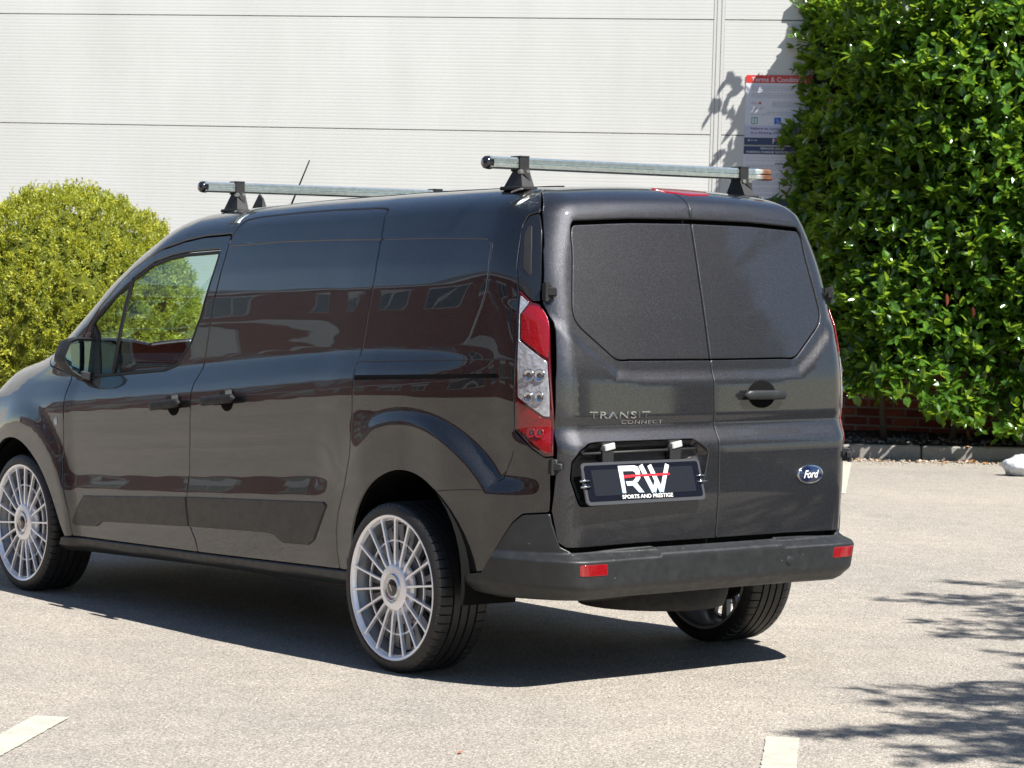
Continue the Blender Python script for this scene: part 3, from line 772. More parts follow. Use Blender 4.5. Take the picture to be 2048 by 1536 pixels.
def capsule(name, A_, B_, r, ax, sq, m, parent, n=12):
    """rounded bar from A to B; r half height along 'ax2', sq thickness along ax"""
    A_, B_ = Vector(A_), Vector(B_); D = (B_ - A_).normalized(); ax = Vector(ax).normalized(); a2 = D.cross(ax).normalized()
    V = []; K = 10; L = (B_ - A_).length
    for i in range(K + 1):
        s = i / K; e = min(s, 1 - s) * L; k = math.sqrt(max(0.0, 1 - (1 - min(1, e / (r * 1.1))) ** 2)) * .96 + .04
        for j in range(n):
            t = 2 * math.pi * j / n; ct, st = math.cos(t), math.sin(t)
            ct = math.copysign(abs(ct) ** .6, ct); st = math.copysign(abs(st) ** .6, st)
            V.append(tuple(A_ + D * (L * s) + a2 * (ct * r * k) + ax * (st * sq * k)))
    Fc = [(i * n + j, i * n + (j + 1) % n, (i + 1) * n + (j + 1) % n, (i + 1) * n + j) for i in range(K) for j in range(n)]
    Fc += [list(range(n))[::-1], [K * n + j for j in range(n)]]
    return mesh_np(name, V, Fc, m, parent, True)
capsule("handle", rp(-.127, 1.058, .026), rp(-.353, 1.056, .026), .018, (-1, 0, 0), .012, M['bumper'], rd[1])
# side handles
for (x0, x1, z0, z1, ox, drs) in ((1.822, 1.535, .922, .950, 1.640, doors), (1.392, 1.090, .961, .988, 1.200, slides)):
    for sgn, dr in ((1, drs[0]), (-1, drs[1])):
        A_ = side(np.array([[x0 - .02, z0]]))[0] + np.array([0, .030, 0]); B_ = side(np.array([[x1, z1]]))[0] + np.array([0, .030, 0])
        A_[1] *= sgn; B_[1] *= sgn
        capsule("handle", A_, B_, .019, (0, sgn, 0), .013, M['black'], dr)
        ring = [(ox + .048 * math.cos(t), (z0 + z1) / 2 - .006 + .040 * math.sin(t)) for t in np.linspace(math.pi, 2 * math.pi, 14)]
        o = shade_patch("handle_recess_shade", ring, side, M['void'], dr, .006)
        cc = side(np.array([[ox, (z0 + z1) / 2]]))[0]; b = MB()
        pr = [(.048, .008), (.026, .044), (-.012, .050), (-.030, .044), (-.040, .008)]
        b.raw([(cc[0] + a, (cc[1] - .004) * sgn, cc[2] + c) for a, c in pr] + [(cc[0] + a * .7, (cc[1] + .022) * sgn, cc[2] + c * .86) for a, c in pr], [(0, 1, 2, 3, 4), (5, 6, 7, 8, 9)] + [(i, (i + 1) % 5, 5 + (i + 1) % 5, 5 + i) for i in range(5)])
        b.build("handle_cap", M['black'], dr)
        if sgn < 0:
            for v in o.data.vertices: v.co.y *= -1
            o.data.flip_normals()
# lettering and badge
def on_rear(y0, z0, slope=0.0, lift=.0008):
    def f(A_):
        uv = np.array([[y0 - p[0], z0 + p[1] - slope * p[0]] for p in A_]); Q = rear(uv); N = nrm(Q)
        return Q + N * (np.array([p[2] for p in A_])[:, None] + lift + .001)
    return f
V, Fc = fit("TRANSIT", .272, .025, bold=.012, spacing=1.15, extrude=.0015); mesh_np("model_lettering", on_rear(.583, .986, .012)(V), Fc, M['chrome'], rd[0])
V, Fc = fit("CONNECT", .190, .014, bold=.012, spacing=1.15, extrude=.0012); mesh_np("model_lettering", on_rear(.440, .964, .012)(V), Fc, M['chrome'], rd[0])
bc = rp(-.473, .752, .0); bN = Vector(nrm(np.array([tuple(bc)]))[0])
def disc(name, ry, rz, w0, w1, m, parent, n=36):
    V = []; Fc = []
    prof = [(1.0, w0), (1.0, w1 - .001), (.95, w1), (0.0, w1 + .001)]
    U = Vector((0, 0, 1)).cross(bN).normalized(); Wv = bN.cross(U).normalized()
    for k, w in prof:
        for i in range(n):
            t = 2 * math.pi * i / n; V.append(tuple(bc + U * (math.cos(t) * ry * k) + Wv * (math.sin(t) * rz * k) + bN * w))
    for j in range(len(prof) - 1): Fc += [(j * n + i, j * n + (i + 1) % n, (j + 1) * n + (i + 1) % n, (j + 1) * n + i) for i in range(n)]
    return mesh_np(name, V, Fc, m, parent, True)
bd = disc("badge", .070, .036, -.001, .006, M['chrome'], van)
disc("badge_field", .063, .030, .004, .0078, M['navy'], bd)
V, Fc = fit("Ford", .082, .030, shear=.35, bold=.02, extrude=.0004)
U_ = bN.cross(Vector((0, 0, 1))).normalized(); U_ = U_ if U_.y < 0 else -U_
W_ = Vector((0, 0, 1))
mesh_np("badge_script", [tuple(bc + U_ * (x - .041) + W_ * (y - .014 - .0) + bN * (.0095 + z)) for x, y, z in V], Fc, M['white'], bd)
# hinges
def hinge(y, z, s=1.0):
    q = rp(y, z); N = Vector(nrm(np.array([tuple(q)]))[0]); T = Vector((N.y, -N.x, 0)).normalized()
    if T.y * y < 0: T = -T
    R = Matrix((N, T, Vector((0, 0, 1)))).transposed()
    b = MB(); b.box(tuple(q + N * .010 + T * .004), (.014, .016, .030 * s), R, .003)
    b.box(tuple(q + N * .020 - T * .016), (.010, .016, .015 * s), R, .003)
    b.tube([q + N * .024 + T * .004 - Vector((0, 0, .034 * s)), q + N * .024 + T * .004 + Vector((0, 0, .034 * s))], .0085, 10)
    o = b.build("door_hinge", M['black'], van); smooth_by_angle(o)
for y in (.686, -.690): hinge(y, 1.432)
for y in (.712, -.700): hinge(y, .818, .85)
# fender repeater
V, Fc = lathe([(0, .008), (.6, .0065), (1, 0)], 16)
Q = side(np.array([[2.715, .815]]))[0]
for sgn in (1, -1):
    mesh_np("side_repeater", [(Q[0] + x * .012, (Q[1] + y) * sgn, Q[2] + z * .020) for x, y, z in V], Fc, M['white'], van, True)
# ------------------------------------------------------------------ wheel arch liners, inner shell, underbody
inner = [(-.60, .42), (-.40, .43)] + [(x, z) for x, z in archR[::-1]] + [(.30, .30), (2.62, .26)] + archF + [(3.60, .45), (3.62, ZC(3.62) + .2), (3.62, SCV(3.62) + .004, 0), (3.42, SCV(3.42) + .004, 0), (3.16, ZC(3.16) + .19), (3.08, ZC(3.08) + .165), (2.7, ZC(2.7) + .17), (2.3, ZC(2.3) + .18), (2.10, ZC(2.10) + .20), (2.30, SCV(2.30) + .004, 0), (-.375, 2.304, 0), (-.38, 1.9), (-.46, 1.77), (-.55, 1.70), (-.60, 1.55), (-.64, 1.40), (-.68, 1.2), (-.70, .8)]
winin = [tuple(p) for p in inset(winA, -.004)]
panel("inner_shell", inner, side, M['void'], van, holes=[winin[::-1]], gap=0, off=-.020, edge=.001, step=.05, fr=.001)
panel("inner_shell", [(-.71, .38), (.71, .38), (.72, .60), (.71, .86), (.69, 1.30), (.70, 1.40), (.67, 1.60), (.60, 1.70), (.45, 1.80), (0, 1.86), (-.45, 1.80), (-.60, 1.70), (-.67, 1.60), (-.70, 1.40), (-.69, 1.30), (-.71, .86), (-.72, .60)], rear, M['void'], van, gap=0, off=-.045, edge=.001, step=.06, both=False)
def liner(cx, cz, r):
    V = []; Fc = []; ys = (.865, .60, .54); n = 26
    for j, (y, rr) in enumerate(((.868, r), (.62, r + .01), (.60, r - .02), (.60, .0))):
        for i in range(n + 1):
            t = math.radians(-14 + (208) * i / n); V.append((cx + rr * math.cos(t), y, cz + rr * math.sin(t)))
    for j in range(3): Fc += [(j * (n + 1) + i, j * (n + 1) + i + 1, (j + 1) * (n + 1) + i + 1, (j + 1) * (n + 1) + i) for i in range(n)]
    for sgn in (1, -1): mesh_np("wheel_arch_liner", [(x, y * sgn, z) for x, y, z in V], Fc, M['void'], van, True)
liner(-.045, .385, .375); liner(3.075, .345, .378)
b = MB()
b.box((1.50, 0, .31), (1.08, .80, .05), None, .02); b.box((.0, 0, .42), (.62, .58, .06), None, .02); b.box((3.05, 0, .42), (.55, .58, .10), None, .02)
b.build("floor_pan", M['under'], van)
b = MB(); b.box((3.42, 0, .62), (.26, .62, .27), None, .05); b.build("sun_block", M['under'], van)  # unseen block added under the bonnet to stop sun shining through the nose
b = MB(); b.box((.0, 0, .335), (.055, .70, .045), None, .02); b.tube([(.0, -.70, .32), (.0, .70, .32)], .04, 10); b.build("rear_axle", M['under'], van)
b = MB(); V, Fc = lathe([(.0, -.07), (.20, -.07), (.30, -.06), (.315, -.02), (.315, .04), (.29, .075), (.17, .08), (.0, .06)], 36); b.raw([(-.46 + x * .93, .0 + z * .93, .315 + y) for x, y, z in V], Fc)
o = b.build("spare_wheel", M['under'], van, True)
b = MB(); b.tube([(-.6, -.25, .32), (-.6, .45, .33)], .03, 8); b.build("exhaust", M['under'], van, True)
# cabin
b = MB(); b.box((1.18, 0, .85), (.015, .80, .55), None, .005); b.build("bulkhead", M['cabin'], van)
b = MB()
b.box((2.78, 0, 1.005), (.26, .74, .10), Matrix.Rotation(math.radians(6), 3, 'Y'), .04); b.box((2.60, 0, .80), (.10, .70, .16), None, .05); b.box((2.48, -.30, 1.07), (.06, .17, .05), None, .02)
o = b.build("dashboard", M['cabin'], van); smooth_by_angle(o)
for y in (.38, -.38):
    b = MB(); b.box((1.72, y, .62), (.25, .25, .08), None, .04); b.box((1.40, y, .90), (.07, .24, .28), Matrix.Rotation(math.radians(-8), 3, 'Y'), .05); o = b.build("seat", M['cabin'], van); smooth_by_angle(o)
sw = Matrix.Rotation(math.radians(-65), 3, 'Y')
b = MB(); b.tube([tuple(Vector((2.30, -.37, 1.00)) + sw @ Vector((.185 * math.cos(t), .185 * math.sin(t), 0))) for t in np.linspace(0, 2 * math.pi, 33)], .014, 8, False)
b.tube([(2.30, -.37, 1.0), (2.48, -.37, .93)], .03, 8); b.build("steering_wheel", M['black'], van, True)
# ------------------------------------------------------------------ door mirrors
def mirror(sgn):
    T = lambda x, y, z: (x, y * sgn, z)
    out = [(.800, 1.030), (.792, 1.10), (.795, 1.178), (.815, 1.198), (.90, 1.200), (.935, 1.188), (.962, 1.125), (.965, 1.095), (.925, 1.048), (.88, 1.022), (.83, 1.012)]
    out = fillet(out, .02); n = len(out); c = (sum(p[0] for p in out) / n, sum(p[1] for p in out) / n)
    V = []; rings = ((2.470, 1.0), (2.466, .985), (2.520, 1.03), (2.575, .95), (2.615, .72), (2.63, .30))
    for x, k in rings: V += [T(x + (y - .8) * .10, c[0] + (y - c[0]) * k, c[1] + (z - c[1]) * k) for y, z in out]
    Fc = []
    for j in range(len(rings) - 1):
        a0 = j
        for i in range(n):
            i2 = (i + 1) % n; Fc.append((j * n + i, j * n + i2, (j + 1) * n + i2, (j + 1) * n + i))
    Fc.append([(len(rings) - 1) * n + i for i in range(n)])
    inner_ring = [T(2.480 + (y - .8) * .10, c[0] + (y - c[0]) * .86, c[1] + (z - c[1]) * .86) for y, z in out]
    o0 = len(V); V += inner_ring; Fc += [(n + i, n + (i + 1) % n, o0 + (i + 1) % n, o0 + i) for i in range(n)]
    hsg = mesh_np("door_mirror", V, Fc, M['black'], van); smooth_by_angle(hsg, 50)
    G = [T(2.479 + (y - .8) * .10 + ((y - c[0]) ** 2) * .2, c[0] + (y - c[0]) * .87, c[1] + (z - c[1]) * .87) for y, z in out]
    mesh_np("mirror_glass", G, [list(range(n))], M['mirrorglass'], hsg)
    b = MB(); b.box(T(2.50, .835, 1.020), (.035, .045, .022), Matrix.Rotation(sgn * .3, 3, 'X'), .008); b.build("mirror_arm", M['black'], hsg)
    if sgn > 0:
        b = MB(); b.raw([(2.462, .800, 1.075), (2.462, .775, 1.015), (2.462, .832, 1.020), (2.452, .80, 1.03)], [(0, 1, 3), (1, 2, 3), (2, 0, 3), (0, 2, 1)]); b.build("white_tag", M['white'], hsg)
mirror(1); mirror(-1)
# ------------------------------------------------------------------ roof bars
def roof_bar(x, z, half, fy, mt, caps):
    prof = [(-.020, -.016), (-.012, -.022), (.012, -.022), (.020, -.016), (.021, -.004), (.016, 0), (.021, .004), (.020, .016), (.012, .023), (.003, .023), (.003, .018), (-.003, .018), (-.003, .023), (-.012, .023), (-.020, .016), (-.021, .004), (-.016, 0), (-.021, -.004)]
    n = len(prof); ys = (half - .0, -half); V = [(x + a, y, z + c) for y in ys for a, c in prof]
    Fc = [(i, (i + 1) % n, n + (i + 1) % n, n + i) for i in range(n)] + [list(range(n))[::-1], [n + i for i in range(n)]]
    rb = mesh_np("roof_bar", V, Fc, mt, van)
    for sg in caps:
        V, Fc = lathe([(0, .019), (.72, .0175), (.93, .012), (1.0, .003), (1.03, -.004), (1.03, -.014)], 16)
        mesh_np("end_cap", [(x + a * .0235, (half * sg) + h_ * sg, z + c * .0245) for a, h_, c in V], Fc if sg < 0 else [f[::-1] for f in Fc], M['gloss'], rb, True)
    for sg in (1, -1):
        y = fy * sg; zr = float(Ztf(np.array([x]), np.array([fy]))[0]) - .006
        b = MB()
        h = z - .024 - zr
        base = [(x - .062, y - .030), (x + .062, y - .030), (x + .062, y + .030), (x - .062, y + .030)]
        topq = [(x - .024, y - .022 - .01 * sg), (x + .024, y - .022 - .01 * sg), (x + .024, y + .018 - .01 * sg), (x - .024, y + .018 - .01 * sg)]
        b.raw([(a, c, zr) for a, c in base] + [(a, c, zr + h) for a, c in topq], [(3, 2, 1, 0), (4, 5, 6, 7)] + [(i, (i + 1) % 4, 4 + (i + 1) % 4, 4 + i) for i in range(4)])
        b.box((x, y, zr + .006), (.070, .036, .007), None, .003)
        b.build("bar_foot", M['black'], rb)
        b = MB()
        b.box((x, y - .006 * sg, z + .026), (.030, .021, .0025)); b.box((x - .026, y - .006 * sg, z), (.0025, .021, .028)); b.box((x + .026, y - .006 * sg, z), (.0025, .021, .028))
        b.build("bar_clamp", M['black'], rb)
        b = MB()
        for dx in (-.03,): 
            b.tube([(x + dx - .006, y - .018, z - .030), (x + dx + .010, y - .018, z - .030)], .009, 6); b.tube([(x + dx - .006, y + .012, z - .030), (x + dx + .010, y + .012, z - .030)], .009, 6)
        b.build("clamp_bolt", M['steel'], rb)
        b = MB(); b.raw([(x - .038, y - .022, z - .034), (x - .038, y + .010, z - .034), (x - .046, y - .020, zr + .03), (x - .030, y - .024, z - .034)], [(0, 1, 2), (0, 2, 3), (1, 0, 3), (1, 3, 2)]); b.build("foot_brace", M['clad'], rb)
        b = MB(); b.box((x - .05, y + .045 * sg, zr - .004), (.030, .006, .003), Matrix.Rotation(.2, 3, 'Y')); b.build("foot_tab", M['steel'], rb)
roof_bar(-.327, 1.909, .70, .555, M['barR'], (1,))
roof_bar(1.72, 1.868, .70, .535, M['bar'], (1, -1))
b = MB(); b.raw([(-.352, -.700, 1.888), (-.302, -.700, 1.888), (-.302, -.722, 1.892), (-.352, -.722, 1.892), (-.352, -.700, 1.893), (-.302, -.700, 1.893), (-.302, -.722, 1.896), (-.352, -.722, 1.896)], [(3, 2, 1, 0), (4, 5, 6, 7), (0, 1, 5, 4), (1, 2, 6, 5), (2, 3, 7, 6), (3, 0, 4, 7)]); b.build("rusty_bar_tip", M['rust'], van)
b = MB(); V = [(1.86, .285, 1.778), (1.86, .315, 1.778), (1.985, .30, 1.775), (1.905, .295, 1.852), (1.905, .305, 1.852), (1.875, .296, 1.83), (1.875, .304, 1.83)]
b.raw(V, [(0, 2, 1), (0, 5, 3, 2), (1, 2, 4, 6), (3, 4, 2), (5, 6, 4, 3), (0, 1, 6, 5)]); b.build("roof_fin", M['black'], van)
b = MB(); b.tube([(2.16, 0, 1.765), (2.13, 0, 1.80)], [.020, .012], 10); b.tube([(2.13, 0, 1.80), (2.05, 0, 1.905), (1.965, 0, 2.016)], [.0045, .0035, .003], 8); b.build("antenna", M['black'], van, True)
strip("roof_gutter", [(-.36, 1.93), (.3, 1.93), (1.0, 1.93), (1.9, 1.90)], side, M['black'], van, w=.014, h=.004)
# ------------------------------------------------------------------ wheels
WR, WC = .322, .320
tp = [(.262, -.105), (.285, -.118), (.305, -.112), (.316, -.104), (.3205, -.094), (.3215, -.080)]
xs2 = []
for c in (-.055, -.018, .018, .055): xs2 += [(.322, c - .0045), (.3135, c - .0040), (.3135, c + .0040), (.322, c + .0045)]
tp = tp + xs2 + [(.3215, .080), (.3205, .094), (.316, .104), (.305, .112), (.292, .117), (.279, .1165), (.276, .112), (.268, .109)]
NT_ = 0
TV = []; TF = []; NB = 58; kk = len(tp)
for i in range(NB * 4):
    t = 2 * math.pi * (i // 4 + (0, .085, .17, .58)[i % 4]) / NB
    for j, (r, h) in enumerate(tp):
        if r > .3050 and abs(h) > .060 and i % 4 == 1: r -= .007
        TV.append((r * math.cos(t), h, r * math.sin(t)))
for i in range(NB * 4):
    i2 = (i + 1) % (NB * 4)
    for j in range(kk - 1): TF.append((i * kk + j, i * kk + j + 1, i2 * kk + j + 1, i2 * kk + j))
def new_mesh(name, V, Fc, m, ang=None):
    me = bpy.data.meshes.new(name); me.from_pydata([tuple(v) for v in V], [], [list(f) for f in Fc]); me.update(); me.materials.append(m)
    if ang is not None:
        me.polygons.foreach_set("use_smooth", [True] * len(me.polygons)); me.set_sharp_from_angle(angle=math.radians(ang))
    return me
me_tyre = new_mesh("tyre", TV, TF, M['tyre'], 28)
barrel = [(.2530, .097), (.258, .090), (.2615, .1085), (.266, .1135), (.273, .1145), (.2765, .1105), (.2755, .100)]
V, Fc = lathe(barrel, 72); me_rim = new_mesh("rim", V, Fc, M['rim'], 40)
V, Fc = lathe([(.256, -.112), (.267, -.112), (.266, -.100), (.250, -.088), (.240, -.045), (.239, .04), (.250, .072), (.270, .098)], 72); me_rimin = new_mesh("rim_inner", V, [f[::-1] for f in Fc], M['rimback'], 40)
# one spoke along +x: front spoke blade
def spoke_mesh():
    st = [(.078, .0062, .098, .022), (.110, .0050, .1025, .017), (.180, .0044, .1055, .015), (.240, .0043, .1080, .015), (.262, .0060, .1095, .012)]
    V = []; Fc = []
    for r, w, y, dp in st: V += [(r, y - .002, -w), (r, y, -w * .75), (r, y, w * .75), (r, y - .002, w), (r, y - dp, w * .8), (r, y - dp, -w * .8)]
    k = 6
    for i in range(len(st) - 1): Fc += [(i * k + j, i * k + (j + 1) % k, (i + 1) * k + (j + 1) % k, (i + 1) * k + j) for j in range(k)]
    Fc += [tuple(range(k))[::-1], tuple((len(st) - 1) * k + j for j in range(k))]
    return [ (x, y, z) for x, y, z in V], Fc
SV, SF = spoke_mesh(); me_spoke = new_mesh("spoke", SV, SF, M['rim'], 30)
def ring_mesh(r0, r1, y0, y1, n=72): return lathe([(r0, y0), (r0, y1), (r1, y1), (r1, y0), (r0, y0)], n)
V, Fc = ring_mesh(.174, .180, .080, .088); me_mid = new_mesh("spoke_ring", V, Fc, M['rim'], 30)
# back plate with 18 slots near the rim
def backplate():
    V = []; Fc = []; n = 18
    for k in range(n):
        a0 = 2 * math.pi * k / n; da = math.pi / n
        def P(r, a, y): return (r * math.cos(a), y, r * math.sin(a))
        for (ra, rb, aa, ab, yy) in ((.095, .130, -da, da, .055), (.130, .237, -da, -da * .58, .050), (.130, .237, da * .58, da, .050), (.130, .142, -da * .58, da * .58, .052), (.230, .238, -da * .58, da * .58, .048)):
            o = len(V); V += [P(ra, a0 + aa, yy), P(rb, a0 + aa, yy), P(rb, a0 + ab, yy), P(ra, a0 + ab, yy), P(ra, a0 + aa, yy - .022), P(rb, a0 + aa, yy - .022), P(rb, a0 + ab, yy - .022), P(ra, a0 + ab, yy - .022)]
            Fc += [(o, o + 1, o + 2, o + 3), (o + 7, o + 6, o + 5, o + 4), (o, o + 4, o + 5, o + 1), (o + 1, o + 5, o + 6, o + 2), (o + 2, o + 6, o + 7, o + 3), (o + 3, o + 7, o + 4, o)]
    return V, Fc
V, Fc = backplate(); me_back = new_mesh("back_plate", V, Fc, M['rimback'])
V, Fc = lathe([(.0, .1075), (.030, .1075), (.036, .109), (.052, .108), (.056, .1045), (.060, .1085), (.080, .106), (.086, .102), (.088, .085), (.104, .080), (.106, .072), (.09, .055), (.0, .05)], 54); me_hub = new_mesh("hub", V, Fc, M['rim'], 25)
V, Fc = lathe([(.052, .109), (.047, .1125), (.036, .1115), (.034, .1085)], 6); 
V1, F1 = lathe([(.0535, .108), (.050, .1125), (.044, .1125), (.036, .1095)], 40); me_nut = new_mesh("hub_nut", V1, F1, M['chrome'], 30)
V, Fc = lathe([(.0, .113), (.022, .1125), (.029, .1105), (.033, .108)], 28); me_cap = new_mesh("hub_cap", V, Fc, M['gloss'], 40)
b = MB(); b.box((0, .1135, 0), (.014, .001, .003), Matrix.Rotation(math.radians(40), 3, 'Y')); me_logo = new_mesh("hub_emblem", b.v, b.f, M['steel'])
V, Fc = lathe([(.0, .02), (.15, .02), (.155, .01), (.155, -.01), (.15, -.02), (.0, -.02)], 40); me_disc = new_mesh("brake_disc", V, Fc, M['under'], 30)
def wheel(x, sgn, rot):
    w = empty("wheel", (x, .775 * sgn, WC), parent=van)
    w.rotation_euler = (0, rot, 0 if sgn > 0 else math.pi)
    for nm, me in (("tyre", me_tyre), ("rim", me_rim), ("rim_inner", me_rimin), ("spoke_ring", me_mid), ("back_plate", me_back), ("hub", me_hub), ("hub_nut", me_nut), ("hub_cap", me_cap), ("hub_emblem", me_logo), ("brake_disc", me_disc)):
        link(bpy.data.objects.new(nm, me), w)
    for k in range(18):
        s = bpy.data.objects.new("spoke", me_spoke); s.rotation_euler = (0, math.radians(20 * k), 0); link(s, w)
wheel(0, 1, math.radians(90 - 3)); wheel(3.062, 1, math.radians(84)); wheel(0, -1, .4); wheel(3.062, -1, 1.3)
# ------------------------------------------------------------------ ground
def asphalt():
    m = mat("worn_tarmac", (.2, .19, .18), .85, spec=.35)
    t = NT(m); co = t.coord()
    v = t.add("ShaderNodeTexVoronoi", None, Vector=co, Scale=135.0); v2 = t.add("ShaderNodeTexVoronoi", None, Vector=co, Scale=55.0)
    g = t.noise(co, 70, 4, .75); big = t.noise(co, .55, 5, .6, .4); mid = t.noise(co, 5.5, 5, .65)
    stone = t.ramp(v.outputs["Color"], [(0, (.21, .200, .188)), (.35, (.300, .284, .262)), (.7, (.37, .350, .322)), (.93, (.48, .455, .42)), (1, (.66, .63, .58))])
    gap = t.ramp(v.outputs["Distance"], [(.45, (1, 1, 1)), (.95, (.62, .61, .60))])
    c = t.mix(stone, gap, 1.0, 'MULTIPLY')
    c = t.mix(c, t.ramp(g, [(.3, (.62, .60, .58)), (.7, (1.28, 1.24, 1.18))]), .75, 'MULTIPLY')
    c = t.mix(c, t.ramp(mid, [(.3, (.86, .855, .85)), (.7, (1.10, 1.10, 1.09))]), .8, 'MULTIPLY')
    c = t.mix(c, t.ramp(big, [(.32, (.84, .85, .87)), (.68, (1.08, 1.07, 1.04))]), 1.0, 'MULTIPLY')
    c = t.mix(c, (.90, .882, .855), 1.0, 'MULTIPLY')
    t.set("Base Color", c)
    h = t.math('ADD', t.math('MULTIPLY', v.outputs["Distance"], -.7), t.math('MULTIPLY', v2.outputs["Distance"], -.5))
    h = t.math('ADD', h, t.math('MULTIPLY', g, .6))
    t.set("Normal", t.bump(h, .8, .006))
    return m
M['asphalt'] = asphalt()
b = MB(); b.raw([(-70, -70, 0), (90, -70, 0), (90, 70, 0), (-70, 70, 0)], [(0, 1, 2, 3)]); b.build("ground", M['asphalt'], kind="structure")
def paintline():
    m = mat("worn_line_paint", (.5, .5, .42), .6)
    t = NT(m); co = t.coord(); n = t.noise(co, 60, 5, .75); n2 = t.noise(co, 9, 4, .6)
    c = t.ramp(n, [(.27, (.22, .21, .19)), (.36, (.37, .36, .305)), (.7, (.43, .42, .365))])
    t.set("Base Color", t.mix(c, t.ramp(n2, [(.3, (.78, .77, .74)), (.7, (1, 1, 1))]), 1.0, 'MULTIPLY')); t.set("Normal", t.bump(n, .5, .003))
    return m
M['line'] = paintline()
def marking(p, dr, L, w, label, seed):
    r_ = np.random.default_rng(seed); d = np.array(dr) / np.hypot(*dr); n = np.array([-d[1], d[0]]); A_ = []; B_ = []
    k = int(L / .02)
    for i in range(k + 1):
        q = np.array(p) + d * (L * i / k); A_.append(q + n * (w / 2 + r_.normal(0, .0016))); B_.append(q - n * (w / 2 + r_.normal(0, .0016)))
    A_[0] = A_[0] + d * .012; 
    V = [(x, y, .004) for x, y in A_ + B_]; Fc = [(i, i + 1, k + 2 + i, k + 1 + i) for i in range(k)]
    mesh_np("bay_line", V, Fc, M['line'], None, label=label, category="road marking", kind="structure")
ld = (-.713, .701)
marking((-.19, 2.388), ld, 4.6, .125, "white painted parking bay line at the lower left corner of the picture", 1)
marking((-1.852, .618), ld, 4.6, .108, "white painted parking bay line ending near the lower right of the picture", 2)
marking((-3.50, -1.13), ld, 4.6, .11, "white painted parking bay line beside the camera on the right", 3)
marking((7.47, -8.885), (-.70, .714), 3.3, .105, "white painted bay line behind the van, ending at the kerb", 4)
# ------------------------------------------------------------------ warehouse wall frame
WX = Vector((-0.74737165, -0.66433917, -0.01797455)); WY = Vector((0.66448951, -0.74744591, -0.00350632)); WZ = Vector((-0.01110302, -0.01456102, 0.99983234)); WO = Vector((9.85037886, -9.50072503, 2.85916544))
def wl(x, y, z): return WO + WX * x + WY * y + WZ * z
wh = empty("warehouse", label="long white warehouse with horizontal ribbed metal cladding above a low red brick base", category="building")
wh.matrix_world = Matrix(((WX.x, WY.x, WZ.x, WO.x), (WX.y, WY.y, WZ.y, WO.y), (WX.z, WY.z, WZ.z, WO.z), (0, 0, 0, 1)))
def cladding():
    m = mat("white_coated_cladding", (.62, .62, .585), .42)
    t = NT(m); co = t.coord(); mp_ = t.add("ShaderNodeMapping", None, Vector=co, Scale=(.6, .6, .10))
    st = t.noise(t.add("ShaderNodeMapping", None, Vector=co, Scale=(1.2, 1.2, .25)).outputs[0], 1.5, 5, .6); n = t.noise(co, .8, 4, .6)
    c = t.mix(t.ramp(st, [(.3, (.46, .462, .444)), (.7, (.50, .503, .484))]), t.ramp(n, [(.3, (.93, .93, .92)), (.7, (1, 1, 1))]), 1.0, 'MULTIPLY')
    t.set("Base Color", c); return m
M['cladw'] = cladding()
M['joint'] = mat("dark_joint", (.12, .12, .115), .8)
M['flash'] = mat("flashing", (.45, .45, .43), .4)
PIT = 1.057
def rib_panel(x0, x1, z0, z1):
    prof = [(.0, z0 + .004), (-.004, z0 + .006)]; z = z0 + .012
    while z < z1 - .03:
        prof += [(-.004, z), (-.004, z + .018), (-.0036, z + .0225), (-.0036, z + .0285)]; z += .033
    prof += [(-.004, z), (-.004, z1 - .006), (.0, z1 - .004)]
    n = len(prof); V = [(x0, y, z) for y, z in prof] + [(x1, y, z) for y, z in prof]
    return V, [(i, n + i, n + i + 1, i + 1) for i in range(n - 1)]
for k in range(-1, 5):
    for x0, x1 in ((-19, -.042), (.060, 12)):
        z0 = PIT * (k - 1) if k > -1 else -2.05
        if k == -1: z0, z1 = -2.05, -PIT * 1
        else: z1 = z0 + PIT
        V, Fc = rib_panel(x0, x1, z0, z1); mesh_np("wall_panel", V, Fc, M['cladw'], wh)
b = MB(); b.box((-3.5, 3.06, .6), (15.49, 3.05, 3.6)); b.build("wall_core", M['joint'], wh)
b = MB(); b.box((.009, -.004, 1.0), (.049, .004, 3.0)); b.build("joint_cover", M['flash'], wh)
b = MB(); b.box((-.012, -.0095, 1.0), (.0015, .0015, 3.0)); b.box((.030, -.0095, 1.0), (.0015, .0015, 3.0)); b.build("joint_bead", M['joint'], wh)
b = MB(); b.box((-3.5, -.06, 4.3), (15.6, .08, .12), None, .01); b.build("eaves_trim", M['flash'], wh)
b = MB(); b.raw([(-19.1, -.1, 4.42), (12.1, -.1, 4.42), (12.1, 12, 5.2), (-19.1, 12, 5.2)], [(0, 1, 2, 3)]); b.build("roof", mat("roof_sheet", (.3, .31, .32), .5), wh)
def brickmat(name, a, c):
    m = mat(name, a, .85, spec=.25); t = NT(m); co = t.coord(); n = t.noise(co, 30, 5, .7)
    info = t.add("ShaderNodeObjectInfo"); r = t.ramp(info.outputs["Random"], [(0, tuple(k * .7 for k in a)), (.5, a), (1, c)])
    t.set("Base Color", t.mix(r, t.ramp(n, [(.3, (.7, .68, .66)), (.7, (1.15, 1.1, 1.08))]), 1.0, 'MULTIPLY')); t.set("Normal", t.bump(n, .5, .004)); return m
M['brick'] = brickmat("red_brick", (.25, .062, .040), (.33, .10, .06))
M['mortar'] = mat("mortar", (.24, .225, .20), .9)
b = MB(); b.box((-3.5, .012, -2.62), (15.4, .01, .57)); b.build("mortar_bed", M['mortar'], wh)
bb = MB(); bb.box((0, 0, 0), (.1025, .010, .0325), None, .003); me_brick = bpy.data.meshes.new("brick"); me_brick.from_pydata(bb.v, [], bb.f); me_brick.materials.append(M['brick'])
zb = -2.09
